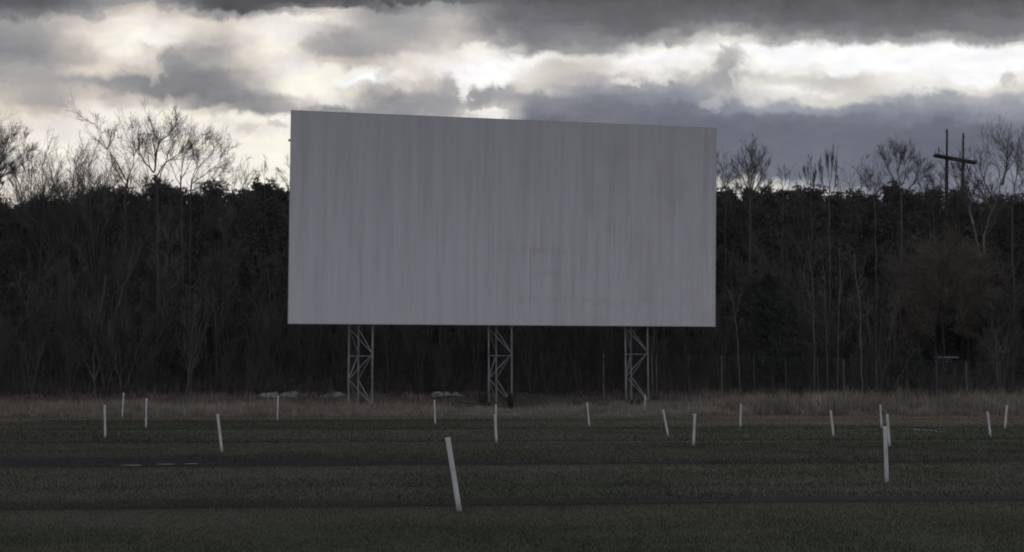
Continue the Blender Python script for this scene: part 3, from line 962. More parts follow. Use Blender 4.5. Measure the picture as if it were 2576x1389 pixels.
def pine_proto(name, seed, H, rad, m, low=0.2, nb=120, tufts=14, tuft=0.34, conical=0.5):
    rng = np.random.default_rng(seed)
    n = 10
    z = np.linspace(0, H * 0.97, n)
    P = np.stack([0.12 * np.cumsum(rng.normal(size=n)) * 0.4, 0.12 * np.cumsum(rng.normal(size=n)) * 0.4, z], -1)[None]
    P[0, 0, :2] = 0
    Rr = np.linspace(0.2, 0.03, n)[None]
    # limbs in loose whorls, each bearing flat sprays of needle tufts
    t = rng.uniform(low, 1.0, nb) ** 0.85
    t = np.clip(np.round(t * 16) / 16 + rng.normal(size=nb) * 0.03, low, 0.99)
    az = rng.uniform(0, 2 * np.pi, nb)
    shape = np.minimum(1.0, ((1 - t) / (1 - low) * 1.0 + 0.10) ** conical) * np.minimum(1, (t - low) / 0.12 * 0.6 + 0.45)
    lump = 0.72 + 0.5 * vnoise(az * 1.3, t * 7, seed)
    L = rad * shape * lump * rng.uniform(0.45, 1.3, nb)
    s0 = t * (n - 1) * 1.0; i = np.minimum(s0.astype(int), n - 2); f = (s0 - i)[:, None]
    p = P[0, i] * (1 - f) + P[0, i + 1] * f
    d = np.stack([np.cos(az), np.sin(az), rng.uniform(0.05, 0.5, nb) + 1.5 * t ** 4], -1)
    B = np.zeros((nb, 5, 3)); B[:, 0] = p
    for k in range(1, 5):
        d = norm(d + np.array([0, 0, 0.10]) + 0.08 * rng.normal(size=(nb, 3)))
        B[:, k] = B[:, k - 1] + d * (L / 4)[:, None]
    L = L * (1 + 0.25 * (t > 0.9))
    BR = np.maximum(0.028 * np.linspace(1, 0.25, 5)[None] * np.ones((nb, 1)), 0.008)
    # tuft centres
    N = nb * tufts
    idx = np.repeat(np.arange(nb), tufts)
    u = rng.uniform(0.15, 1.06, N) ** 0.75
    s = np.minimum(u, 0.999) * 4; i = s.astype(int); f = (s - i)[:, None]
    c = B[idx, i] * (1 - f) + B[idx, i + 1] * f
    sp = (0.10 + 0.13 * L[idx])[:, None] * np.array([1, 1, 0.42])
    c = c + rng.normal(size=(N, 3)) * sp * 0.75
    # each tuft: six thin blades fanning out and up
    K = 7
    c = np.repeat(c, K, axis=0)
    dd = rng.normal(size=(N * K, 3)); dd[:, 2] = np.abs(dd[:, 2]) * 0.9 + 0.35; dd = norm(dd)
    q = norm(np.cross(dd, rng.normal(size=(N * K, 3))))
    ln = tuft * rng.uniform(0.6, 1.35, (N * K, 1)); w = ln * 0.17
    V = np.stack([c - q * w - dd * ln * .2, c + q * w - dd * ln * .2, c + dd * ln], 1).reshape(-1, 3)
    root = empty(name)
    v, f2 = tubes([(P, Rr, 7), (B, BR, 3)])
    new_mesh('trunk', v, f2, M['bark_dark'], root)
    new_mesh('crown', V, np.arange(len(V)).reshape(-1, 3), m, root)
    root['h'] = float(H)
    return root


def place(proto, x, y, h, rz, label, cat, group=None, sx=1.0, sink=0.0, first=[]):
    if proto.name not in first:
        first.append(proto.name); c = proto
    else:
        c = copy_thing(proto)
    s = h / proto['h']
    c.location = (x, y, float(gz(x, y)) - sink)
    c.rotation_euler = (0, 0, rz)
    c.scale = (s * sx, s * sx, s)
    tag(c, label, cat, group)
    return c


def hgt(px, ytop, d):
    p = at(px, ytop, d)
    return p[0], p[2] - float(gz(p[0], d))


# --- evergreens along the skyline
trng = np.random.default_rng(19)
pines = [pine_proto('pine_tree', 100 + k, 17, rad, M['needle'], low, int(nb * 1.6), 30, 0.22, con)
         for k, (rad, low, nb, con) in enumerate([(3.7, .2, 140, .55), (3.3, .22, 130, .62), (3.9, .22, 150, .5), (3.0, .18, 125, .7), (3.6, .25, 135, .5)])]
TOPS = [(-330, 500), (-270, 515), (-205, 490), (-150, 505), (-95, 480), (-45, 470), (55, 530), (100, 522), (140, 514), (178, 528), (215, 497), (252, 487), (292, 500), (345, 497), (400, 478), (447, 496), (495, 500),
        (545, 486), (583, 494), (622, 500), (665, 476), (704, 490), (745, 500)]
TOPS += [(790 + 62 * k, 496 + 12 * math.sin(k * 2.1)) for k in range(17)]
TOPS += [(1835, 494), (1887, 488), (1930, 500), (1963, 486), (1998, 496), (2050, 490), (2105, 504), (2150, 506), (2195, 498), (2238, 485), (2300, 500), (2350, 489),
         (2402, 503), (2450, 515), (2500, 517), (2545, 524), (2590, 516), (2640, 508), (2700, 520), (2760, 500), (2830, 512), (2900, 505)]
for k, (px, py) in enumerate(TOPS):
    d = 106 + trng.uniform(0, 10)
    x, h = hgt(px, py - 4, d)
    place(pines[k % 5], x, d, h, trng.uniform(0, 6.28), 'dark evergreen pine whose top stands in the skyline of the wood', 'pine tree', 'pines along the skyline', trng.uniform(0.95, 1.25))
for k in range(54):
    px = -325 + k * 60 + trng.uniform(-16, 16)
    d = trng.uniform(114, 119)
    x, h = hgt(px, trng.uniform(496, 520) + 14 * (px < 230), d)
    place(pines[int(trng.integers(5))], x, d, h, trng.uniform(0, 6.28), 'dark evergreen deep in the wood behind the skyline pines', 'pine tree', 'pines deep in the wood', trng.uniform(1.0, 1.3))
for k in range(30):
    px = -330 + k * 108 + trng.uniform(-20, 20)
    d = trng.uniform(118, 132)
    x, h = hgt(px, trng.uniform(508, 545), d)
    place(pines[int(trng.integers(5))], x, d, h, trng.uniform(0, 6.28), 'dark evergreen deep in the wood behind the skyline pines', 'pine tree', 'pines deep in the wood', trng.uniform(1.1, 1.4), 1.0)
for k in range(38):
    px = -330 + k * 86 + trng.uniform(-22, 22)
    d = trng.uniform(137, 150)
    x, h = hgt(px, trng.uniform(520, 560), d)
    place(pines[int(trng.integers(5))], x, d, h, trng.uniform(0, 6.28), 'dark evergreen deep in the wood behind the skyline pines', 'pine tree', 'pines deep in the wood', trng.uniform(1.3, 1.7), 1.0)
x, h = hgt(2, 425, 101)
place(pines[3], x - 0.6, 101, h, 1.0, 'tall dark evergreen cut by the left edge, taller than the other pines', 'pine tree', None, 0.95)

# big bushy evergreen in front of the fence and smaller ones
spr = [pine_proto('spruce_tree', 140 + k, 9.5, 3.9, M['needle_low'], 0.05, 190, 16, 0.26, 0.75) for k in range(2)]
x, h = hgt(1938, 705, 91.9)
place(spr[0], x, 91.9, h, 0.4, 'broad dark bushy evergreen reaching low, right of the screen', 'evergreen')
x, h = hgt(2290, 862, 94)
place(spr[1], x, 94, h, 2.4, 'low dark evergreen bush left of the small pale-eaved house', 'evergreen', sx=1.3)
for (px, py, lab) in ((452, 770, 'dark evergreen inside the left wood under the arched pale branch'), (105, 800, 'dark evergreen low in the wood near the left edge'),
                      (2120, 770, 'dark evergreen behind the thin pale trunks right of the screen'), (2555, 820, 'dark evergreen low at the right edge of the wood')):
    x, h = hgt(px, py, 98.5)
    place(spr[px % 2], x, 98.5, h, px * 0.1, lab, 'evergreen', sx=0.9)

# --- bare trees whose limbs can be told apart
bd, bg_, bp_, tw = M['bark_dark'], M['bark_grey'], M['bark_pale'], M['twig']
limb_trees = [
 ('bare_tree', [[(318, 1010), (316, 760), (315, 486), (322, 448)], [(319, 455), (293, 407), (270, 375), (252, 345), (246, 319), (219, 297)], [(322, 450), (334, 416), (337, 392), (328, 363), (316, 340), (298, 298)],
                [(337, 392), (348, 372), (357, 360), (378, 325)], [(270, 375), (285, 350), (290, 330)], [(317, 470), (300, 440), (292, 425), (282, 400)]],
  103, 1, 0.16, bd, tw, 'bare tree with two long V limbs, left limb ending in the leftmost high fork', dict(depth=2.0)),
 ('bare_tree', [[(396, 1010), (398, 760), (396, 480), (390, 440)], [(388, 435), (363, 407), (351, 385), (347, 345), (350, 318)], [(389, 432), (390, 392), (387, 348), (384, 318), (376, 298)], [(390, 430), (396, 370), (414, 338), (412, 305)],
                [(394, 445), (410, 416), (445, 389), (469, 366), (492, 338)], [(400, 475), (404, 440), (420, 400), (430, 360), (436, 322)], [(390, 392), (402, 360), (440, 320), (455, 299)]],
  101, 2, 0.21, bd, tw, 'tallest spreading bare tree, its dark trunk forking just above the pines', dict(depth=2.4)),
 ('bare_tree', [[(455, 1010), (459, 700), (457, 489), (455, 440)], [(455, 455), (480, 407), (498, 375), (516, 345)], [(455, 445), (462, 400), (470, 360), (485, 335)], [(456, 470), (435, 430), (428, 395), (437, 350)]],
  104, 3, 0.13, bd, tw, 'slim bare tree just right of the tallest spreading bare tree', dict(depth=2)),
 ('bare_tree', [[(478, 1010), (478, 700), (480, 486), (483, 451)], [(483, 455), (504, 416), (533, 386), (541, 352)], [(482, 462), (516, 439), (551, 410), (565, 372)], [(484, 450), (495, 410), (500, 380), (525, 348)], [(481, 480), (520, 462), (556, 440), (570, 425)]],
  102, 4, 0.13, bd, tw, 'bare tree whose limbs all sweep out to the right towards the open sky', dict(depth=2)),
 ('bare_tree', [[(-40, 1015), (-38, 700), (-25, 500), (-15, 470)], [(-15, 475), (0, 420), (8, 370), (8, 318)], [(-15, 470), (20, 420), (48, 390), (72, 366)], [(-18, 470), (-30, 400), (-35, 340), (-30, 300)], [(-20, 480), (10, 440), (40, 425), (62, 395)], [(-18, 460), (5, 400), (25, 360), (34, 335)]],
  99, 5, 0.18, bd, tw, 'dense twiggy bare tree cut off by the left edge', dict(depth=2, dens=(6, 7, 5))),
 ('bare_tree', [[(664, 1000), (668, 700), (667, 500), (666, 460)], [(667, 470), (665, 440), (668, 410)], [(667, 480), (650, 460), (644, 432)], [(667, 480), (685, 462), (697, 448)]],
  105, 6, 0.08, bd, tw, 'small thin bare tree standing above the pines just left of the screen', dict(depth=1, dens=(3, 4, 3), ang=30)),
 ('bare_tree', [[(729, 1000), (728, 700), (727, 500), (725, 465)], [(726, 480), (716, 450), (708, 428)], [(726, 475), (732, 440), (730, 412)]],
  104, 7, 0.07, bd, tw, 'thin bare tree half hidden behind the left edge of the screen', dict(depth=1, dens=(3, 4, 3), ang=30)),
 # right of the screen
 ('bare_tree', [[(1887, 1010), (1886, 700), (1887, 520), (1888, 490)], [(1888, 495), (1870, 450), (1850, 425), (1842, 412)], [(1888, 492), (1882, 440), (1874, 400), (1868, 384)], [(1888, 490), (1890, 440), (1890, 400), (1888, 376)], [(1888, 490), (1900, 445), (1908, 405), (1914, 386)], [(1888, 494), (1910, 458), (1925, 430), (1934, 415)], [(1888, 505), (1860, 475), (1838, 455)], [(1888, 505), (1918, 480), (1938, 462)]],
  103, 11, 0.15, bd, tw, 'rounded dense bare crown rising over the pines just right of the screen', dict(depth=2, dens=(6, 6, 4), ang=26, upk=0.06)),
 ('bare_tree', [[(1822, 1010), (1824, 700), (1826, 500), (1826, 470)], [(1826, 480), (1818, 440), (1813, 395)], [(1826, 478), (1834, 440), (1838, 412)]],
  104, 12, 0.08, bd, tw, 'small bare tree touching the right edge of the screen above the pines', dict(depth=1, dens=(4, 4, 4), ang=28)),
 ('bare_tree', [[(1968, 1000), (1968, 700), (1969, 510), (1970, 470)], [(1969, 480), (1966, 450), (1968, 420)], [(1969, 480), (1976, 455), (1980, 430)]],
  105, 13, 0.06, bd, tw, 'very thin bare tree between the rounded crown and the poplars', dict(depth=1, dens=(3, 3, 3), ang=25)),
 ('poplar_tree', [[(2040, 1000), (2041, 700), (2041, 510), (2040, 480)], [(2040, 490), (2040, 450), (2039, 406)], [(2040, 485), (2028, 455), (2022, 425)], [(2040, 490), (2048, 460), (2052, 440)]],
  104, 14, 0.08, bd, tw, 'upright slim bare poplar, shorter one left of its taller neighbour', dict(depth=0.8, dens=(4, 4, 3), ang=20, upk=0.2)),
 ('poplar_tree', [[(2087, 1000), (2088, 700), (2087, 520), (2087, 470)], [(2087, 480), (2092, 430), (2095, 378)], [(2087, 480), (2083, 430), (2080, 388)], [(2086, 500), (2070, 460), (2062, 420)], [(2087, 500), (2100, 470), (2104, 430)]],
  103, 15, 0.10, bd, tw, 'taller slim upright bare poplar with two close vertical tops', dict(depth=0.8, dens=(4, 4, 4), ang=18, upk=0.22)),
 ('bare_tree', [[(2268, 1010), (2266, 760), (2267, 505), (2265, 480)], [(2267, 492), (2299, 460), (2330, 419)], [(2265, 482), (2261, 455), (2258, 422), (2250, 370)], [(2264, 478), (2240, 435), (2222, 400), (2218, 380)], [(2266, 480), (2280, 430), (2292, 395), (2300, 385)], [(2299, 460), (2310, 430), (2312, 405)], [(2258, 430), (2266, 400), (2270, 375)]],
  102, 16, 0.15, bd, tw, 'fan-shaped bare tree left of the wooden power poles', dict(depth=2, dens=(5, 6, 4))),
 ('bare_tree', [[(2204, 1005), (2203, 740), (2202, 520), (2198, 495)], [(2198, 497), (2182, 470), (2169, 452), (2165, 412)], [(2199, 495), (2190, 460), (2188, 430)], [(2200, 500), (2212, 470), (2216, 448)]],
  104, 17, 0.09, bd, tw, 'small crooked bare tree at the left side of the fan-shaped one', dict(depth=1.2, dens=(4, 5, 4))),
 ('birch_tree', [[(2508, 1010), (2506, 900), (2498, 809), (2490, 750), (2476, 683), (2455, 600), (2449, 565)], [(2484, 715), (2480, 660), (2474, 610), (2490, 545), (2505, 508), (2520, 466), (2511, 428), (2498, 372)], [(2505, 508), (2482, 466), (2462, 418), (2455, 395)], [(2495, 530), (2467, 479), (2441, 454), (2412, 430)], [(2520, 466), (2530, 430), (2534, 395), (2528, 360)], [(2449, 565), (2440, 530), (2445, 500), (2432, 470)]],
  98, 18, 0.13, bp_, tw, 'pale-barked leaning tree with twin trunks right of the power poles', dict(depth=1.5, rl=0.8)),
 ('bare_tree', [[(2548, 1010), (2550, 760), (2546, 540), (2546, 523)], [(2546, 523), (2554, 490), (2546, 444), (2532, 395), (2520, 352)], [(2546, 520), (2566, 480), (2580, 440), (2584, 380), (2576, 340)], [(2550, 480), (2562, 430), (2560, 375), (2556, 345)], [(2548, 515), (2600, 470), (2640, 420), (2650, 360)]],
  101, 19, 0.14, bg_, tw, 'tall bare tree at the right edge with limbs above the skyline', dict(depth=1.5)),
 # inside the woods
 ('bare_tree', [[(237, 1006), (236, 890), (248, 797), (261, 735), (266, 690)], [(237, 965), (264, 875), (276, 813), (292, 788), (300, 673)], [(233, 950), (213, 905), (175, 856), (168, 840)], [(298, 772), (310, 720), (329, 692), (333, 673), (363, 630)]],
  93, 21, 0.085, bg_, tw, 'slender grey forked tree spreading from one foot at the left wood edge', dict(depth=0.8, rl=0.8, dens=(4, 4, 3))),
 ('bare_tree', [[(168, 1010), (167, 900), (171, 797), (174, 741), (170, 640)], [(171, 797), (180, 740), (192, 690)], [(174, 741), (160, 700), (150, 650)]],
  94, 22, 0.07, bg_, tw, 'thin straight grey trunk left of the forked one at the left wood edge', dict(depth=0.8, dens=(4, 4, 3))),
 ('bare_tree', [[(-6, 960), (19, 859), (71, 791), (124, 744), (160, 700)], [(71, 791), (60, 740), (40, 700)], [(124, 744), (150, 730), (175, 690)]],
  95, 23, 0.06, bg_, tw, 'bare tree slanting to the right near the left edge', dict(depth=0.8, dens=(4, 4, 3))),
 ('bare_tree', [[(545, 1000), (545, 860), (540, 780), (522, 748), (490, 728), (466, 716), (440, 714), (418, 728)], [(484, 722), (502, 702), (522, 700)], [(545, 860), (560, 780), (580, 720)], [(466, 716), (470, 740), (474, 760)]],
  96, 24, 0.055, bp_, bp_, 'bare tree with an arched pale branch drooping left in the left wood', dict(depth=0.8, rl=0.7, dens=(2, 3, 2), fine=False)),
 ('bare_tree', [[(680, 1000), (681, 850), (679, 720), (670, 650)], [(680, 740), (694, 690), (700, 640)], [(679, 720), (660, 680), (650, 640)]],
  95, 25, 0.08, bg_, tw, 'straight grey tree a little left of the lower left corner of the screen', dict(depth=0.8, dens=(4, 4, 3))),
 ('bare_tree', [[(976, 975), (975, 900), (973, 830), (974, 700)], [(973, 850), (960, 800), (955, 760)]],
  92, 26, 0.055, bg_, tw, 'slender pale straight trunk between the left and middle towers', dict(depth=0.6, dens=(3, 3, 3))),
 ('bare_tree', [[(1119, 985), (1116, 930), (1109, 880), (1105, 800)], [(1112, 900), (1120, 860), (1125, 830)]],
  93, 27, 0.05, bg_, tw, 'short thin bent trunk halfway between the left and middle towers', dict(depth=0.6, dens=(3, 3, 3))),
 ('bare_tree', [[(1451, 985), (1449, 900), (1448, 820), (1447, 600)], [(1448, 840), (1470, 780), (1480, 700)], [(1448, 830), (1430, 780), (1420, 700)]],
  97, 28, 0.22, bd, tw, 'thick dark trunk between the middle and right towers', dict(depth=0.6, dens=(3, 4, 3))),
 ('bare_tree', [[(1642, 1000), (1640, 900), (1647, 850), (1643, 818), (1640, 700)], [(1644, 880), (1652, 850), (1655, 810)]],
  91, 29, 0.06, bp_, tw, 'pale crooked tree right beside the right screen tower', dict(depth=0.6, dens=(3, 3, 3))),
 ('bare_tree', [[(1862, 1000), (1855, 850), (1851, 806), (1845, 759), (1827, 718)], [(1850, 800), (1860, 760), (1862, 730)]],
  91.5, 30, 0.05, bp_, tw, 'pale bent thin trunk curving left near the lower right corner of the screen', dict(depth=0.6, dens=(2, 3, 2), fine=False)),
 ('birch_tree', [[(2048, 985), (2047, 835), (2047, 746), (2042, 683), (2030, 630)], [(2045, 770), (2030, 720), (2022, 690)], [(2042, 690), (2050, 650), (2060, 610)]],
  90.6, 31, 0.062, bp_, tw, 'pale thin birch trunk just right of the big dark evergreen', dict(depth=0.6, dens=(3, 4, 3))),
 ('birch_tree', [[(2082, 985), (2079, 819), (2074, 755), (2073, 689), (2066, 640)], [(2073, 700), (2084, 650), (2094, 600)]],
  91, 32, 0.055, bp_, tw, 'second pale birch trunk, knobbly, between the first birch and a straight thin stem', dict(depth=0.6, dens=(3, 4, 3))),
 ('birch_tree', [[(2107, 985), (2109, 879), (2112, 730), (2113, 620)], [(2112, 760), (2120, 700), (2124, 660)]],
  92, 33, 0.04, bp_, tw, 'very straight thin pale stem in the middle of the pale trunks', dict(depth=0.6, dens=(3, 3, 3))),
 ('birch_tree', [[(2168, 985), (2166, 892), (2164, 778), (2153, 702), (2150, 640)], [(2160, 740), (2170, 690), (2180, 640)], [(2153, 702), (2140, 660), (2135, 620)]],
  91, 34, 0.05, bp_, tw, 'pale birch trunk bending left near its top', dict(depth=0.6, dens=(3, 4, 3))),
 ('bare_tree', [[(2200, 985), (2202, 936), (2207, 784), (2210, 700)], [(2205, 820), (2195, 770), (2190, 740)]],
  92, 35, 0.045, bg_, tw, 'rightmost thin grey stem of the pale trunks', dict(depth=0.6, dens=(3, 3, 3))),
 ('bare_tree', [[(2240, 985), (2262, 950), (2281, 915), (2300, 880)], [(2270, 935), (2262, 900), (2262, 880)]],
  90.5, 36, 0.04, bg_, tw, 'small dead stem slanting right below the low evergreen bush', dict(depth=0.4, dens=(2, 3, 2), fine=False)),
 ('bare_tree', [[(2510, 985), (2508, 905), (2505, 850), (2503, 830)], [(2505, 895), (2520, 880), (2528, 845)], [(2506, 905), (2492, 880), (2488, 865)]],
  91, 37, 0.055, bp_, bp_, 'short pale broken tree with two side branches under the leaning birch', dict(depth=0.4, dens=(2, 3, 2), fine=False)),
]
for (nm, limbs, d, seed, r0, mt, mc, lab, kw) in limb_trees:
    rt_ = limb_tree(nm, limbs, d, seed, r0, mt, mc, **kw)
    tag(rt_, lab, 'birch' if nm == 'birch_tree' else ('poplar' if nm == 'poplar_tree' else 'bare tree'), 'bare trees of the wood')

# olive-brown fine-twigged tree at the right
rt_ = limb_tree('willow_tree', [[(2372, 1000), (2374, 880), (2372, 810)], [(2372, 830), (2330, 760), (2300, 710), (2285, 670)], [(2372, 820), (2350, 740), (2335, 680), (2325, 640)], [(2372, 820), (2375, 740), (2370, 680), (2368, 625)],
                                [(2372, 820), (2400, 740), (2418, 690), (2428, 645)], [(2374, 830), (2420, 770), (2450, 720), (2468, 680)], [(2373, 840), (2310, 800), (2280, 760)], [(2373, 840), (2430, 800), (2470, 770)]],
                95.5, 41, 0.09, bd, M['twig_olive'], dens=(13, 8, 6), ang=36, depth=3.0, upk=0.0, tipr=0.010, rl=0.2)
tag(rt_, 'rounded olive-brown fine-twigged tree above the small pale-eaved house', 'willow')

# --- repeated bare trees
pro = [bare_proto('bare_tree', 201, 15, 0.42, bd, M['twig_far'], 0.35, 9, 0.12, (7, 5, 4), 0.12),
       bare_proto('bare_tree', 202, 15, 0.36, bg_, M['twig_far'], 0.3, 11, 0.10, (6, 5, 4), 0.16),
       bare_proto('bare_tree', 203, 15, 0.45, bd, M['twig_far'], 0.45, 8, 0.14, (8, 6, 4), 0.10),
       bare_proto('bare_tree', 204, 15, 0.30, bg_, M['twig_far'], 0.25, 12, 0.09, (6, 5, 4), 0.20, stems=2)]
# twiggy crowns above the pines at the left
for k, (px, py, d) in enumerate([(85, 405, 108), (118, 372, 110), (150, 395, 107), (178, 360, 109), (205, 388, 106), (232, 372, 110), (262, 402, 107), (60, 425, 106), (135, 420, 104), (285, 430, 109), (345, 415, 110), (430, 410, 111), (510, 430, 110), (585, 425, 108), (612, 440, 110), (640, 455, 108), (70, 440, 112), (100, 420, 104), (128, 395, 105), (165, 400, 112), (192, 372, 105), (218, 410, 112), (245, 395, 105), (275, 420, 104), (310, 430, 112), (375, 430, 108), (465, 440, 106), (555, 455, 111)]):
    x, h = hgt(px, py + 16, d)
    place(pro[k % 4], x, d, h, k * 1.7, 'twiggy bare treetop showing above the pines in the left half', 'bare tree', 'bare treetops over the left pines')
for k, (px, py, d) in enumerate([(1812, 430, 108), (1850, 440, 110), (1925, 455, 109), (2010, 455, 110), (2130, 460, 108), (2180, 440, 111), (2325, 430, 110), (2350, 440, 107), (2410, 425, 109), (2440, 400, 108), (2470, 385, 110), (2600, 370, 107), (2660, 400, 109), (2720, 380, 108), (2800, 410, 108)]):
    x, h = hgt(px, py, d)
    place(pro[(k + 1) % 4], x, d, h, k * 2.3, 'twiggy bare treetop showing above the pines in the right half', 'bare tree', 'bare treetops over the right pines')
for k, (px, py) in enumerate([(-80, 380), (-150, 410), (-230, 370), (-300, 400)]):
    x, h = hgt(px, py, 106)
    place(pro[k % 4], x, 106, h, k, 'twiggy bare treetop beyond the left edge', 'bare tree', 'bare treetops beyond the left edge')
# mid-height bare trees filling the wood face
for k in range(112):
    px = -320 + k * 28.8 + trng.uniform(-18, 18)
    d = trng.uniform(95, 105)
    top = trng.uniform(540, 760)
    if 1850 < px < 2030: d = trng.uniform(100, 105)
    if 2280 < px < 2500: top = trng.uniform(560, 600); d = trng.uniform(110, 114)
    x, h = hgt(px, top, d)
    place(pro[int(trng.integers(4))], x, d, h, trng.uniform(0, 6.28), 'dim bare tree inside the dark wood below the pine tops', 'bare tree', 'bare trees inside the wood', trng.uniform(0.8, 1.1))

# saplings at the wood edge
sap = [bare_proto('sapling', 301 + k, 6, 0.42, (bg_, tw, bg_)[k], M['brush'], 0.12, 8, 0.035, (5, 4, 3), 0.22, stems=4, wob=0.12, tip=0.007) for k in range(3)]
for k in range(128):
    px = -300 + k * 25.0 + trng.uniform(-12, 12)
    d = trng.uniform(92, 97.5)
    h = trng.uniform(2.5, 8.5)
    if 1835 < px < 2035: d = trng.uniform(97, 99)
    if 2300 < px < 2460: h = 1.6 + 0.5 * trng.random()
    x = at(px, 900, d)[0]
    place(sap[int(trng.integers(3))], x, d, h, trng.uniform(0, 6.28), 'thin many-stemmed bare sapling at the foot of the wood', 'sapling', 'saplings along the wood edge', trng.uniform(0.8, 1.3))

clut = bare_proto('dead_shrub', 320, 1.6, 0.5, M['rust'], M['rust'], 0.05, 5, 0.018, (4, 2, 2), 0.08, stems=7, wob=0.05, tip=0.006)
for (px, d, h, lab) in ((1215, 80.5, 1.1, 'dark dead shrub at the left foot of the middle screen tower'), (1283, 81.5, 1.0, 'dark dead shrub at the right foot of the middle screen tower'),
                        (1566, 80.0, 0.8, 'dark dead shrub at the left foot of the right screen tower'), (1612, 79.0, 0.75, 'low dark dead shrub between the legs of the right screen tower'),
                        (1648, 81.0, 0.85, 'dark dead shrub at the right foot of the right screen tower'), (905, 81.5, 0.75, 'dark dead shrub at the foot of the left screen tower')):
    x = at(px, 1000, d)[0]
    place(clut, x, d, h, px * 0.3, lab, 'shrub', None, 1.3)

# --- undergrowth thicket: one tangled mass at the foot of the wood
urng = np.random.default_rng(55)
n = 5200
x = urng.uniform(-58, 58, n); y = 91.3 + 11 * urng.uniform(0, 1, n) ** 1.2 + 1.5 * (fbm(x * .3, x * 0, 5, 3) - .5)
keep = urng.uniform(0, 1, n) < 0.2 + 1.3 * fbm(x * 0.25, y * 0.3, 7, 3)
x, y = x[keep], y[keep]; n = len(x)
bx = (x / y > (2320 - CX) / F) & (x / y < (2450 - CX) / F)
hh = (0.7 + 2.2 * fbm(x * 0.35, y * 0.35, 9, 3) * urng.uniform(0.4, 1.2, n)) * (0.6 + 0.4 * ss(91, 95, y))
hh = np.where(bx, np.minimum(hh, 1.2), hh)
a = urng.uniform(0, 6.28, n); l = urng.uniform(0, 0.35, n)
S = np.zeros((n, 5, 3)); S[:, 0] = np.stack([x, y, gz(x, y) - 0.03], -1)
dcur = norm(np.stack([np.cos(a) * l, np.sin(a) * l, np.ones(n)], -1))
for k in range(1, 5):
    dcur = norm(dcur + 0.14 * urng.normal(size=(n, 3)))
    S[:, k] = S[:, k - 1] + dcur * (hh / 4)[:, None]
SR = np.full((n, 5), 0.012) * np.linspace(1, 0.5, 5)
u1 = level(S, SR, hh, 7, 4, 38, 0.45, 0.06, 0.15, urng, 0.1, 0.8, 0.007)
u2 = level(*u1, 2, 3, 38, 0.55, 0.05, 0.15, urng, 0.1, 0.8, 0.006)
v, f = tubes([(S, SR, 3), (u1[0], u1[1], 3), (u2[0], u2[1], 3)])
o = new_mesh('undergrowth', v, f, M['brush'])
tag(o, 'tangled leafless brown brush along the foot of the dark wood', 'undergrowth', kind='stuff')

# ------------------------------------------------------------------ chain-link fence at the wood edge
fence = empty('chain_link_fence', (20, 90.5, 0.5))
tag(fence, 'tall dull chain-link fence with thin pale posts before the right part of the wood', 'fence')
fy = 90.2
FX = [1518, 1584, 1651, 1733, 1815, 1896, 1975, 2056, 2122, 2205, 2280, 2355, 2430, 2515, 2600, 2690]
fp = []
for k, px in enumerate(FX):
    p = at(px, 888 + 0.022 * (px - 1518), fy)
    g = float(gz(p[0], fy)) - 0.1
    fp.append((p[0], p[2], g))
    bar('fence_post', (p[0] - 20, fy - 90.5, g - .5), (p[0] - 20, fy - 90.5, p[2] - .5), 0.09 if k in (0, 2, 4, 8, 12) else 0.07, M['bark_pale'] if k in (0, 2, 4, 8, 12) else M['fence'], fence, 8)
rl = [beam((fp[k][0] - 20, 0, fp[k][1] - 0.56), (fp[k + 1][0] - 20, 0, fp[k + 1][1] - 0.56), 0.010) for k in range(len(fp) - 1)]
v, f = merge(rl); v[:, 1] += fy - 90.5
new_mesh('top_rail', v, f, M['fence'], fence)
segs = []
x0, x1 = fp[0][0], fp[-1][0]
zt = 3.85; zb = 0.78; H_ = zt - zb - 0.15
for xx in np.arange(x0, x1 - H_, 0.16):
    tt = (xx - x0) / (x1 - x0)
    top = fp[0][1] * (1 - tt) + fp[-1][1] * tt - 0.1
    segs.append([(xx - 20, fy - 90.47, zb - .5), (xx - 20 + (top - zb), fy - 90.47, top - .5)])
    segs.append([(xx - 20 + (top - zb), fy - 90.53, zb - .5), (xx - 20, fy - 90.53, top - .5)])
segs = np.array(segs)
v, f = tubes([(segs, np.full((len(segs), 2), 0.0024), 3)])
new_mesh('wire_mesh', v, f, M['fence'], fence)

# ------------------------------------------------------------------ small house glimpsed through the trees
hd = 108.0
hp = at(2388, 899, hd)
hx, hz = hp[0], hp[2]
hg = float(gz(hx, hd + 3))
house = empty('small_house', (hx, hd, hg))
tag(house, 'small dark-roofed house with white eave glimpsed through the trees at the right', 'house')
HW = 2.9
v, f = box(0, 3.0, (hz - hg) / 2 - 0.2, HW, 5.0, hz - hg + 0.2)
new_mesh('wall', v, f, M['wall'], house)
e = hz - hg
rv = np.array([[-HW / 2 - .3, 0.0, e], [HW / 2 + .3, 0.0, e], [HW / 2 + .3, 6.0, e], [-HW / 2 - .3, 6.0, e], [-HW / 2 - .3 + .9, 3.0, e + 1.2], [HW / 2 + .3 - .9, 3.0, e + 1.2]]); rv[:, 2] += 0.09
new_mesh('roof', rv, [np.array([[0, 1, 5, 4], [2, 3, 4, 5], [3, 2, 1, 0]]), np.array([[1, 2, 5], [3, 0, 4]])], M['roof'], house)
v, f = box(-0.3, -0.03, e, HW - 0.7, 0.05, 0.14)
new_mesh('fascia', v, f, M['white'], house)
for wx in (-0.9, 0.1):
    v, f = box(wx, 0.47, e - 0.28, 0.46, 0.05, 0.30)
    w_ = new_mesh('window', v, f, M['white'], house)
    v, f = box(wx + 0.05, 0.435, e - 0.31, 0.22, 0.02, 0.18)
    new_mesh('pane', v, f, M['roof'], w_)

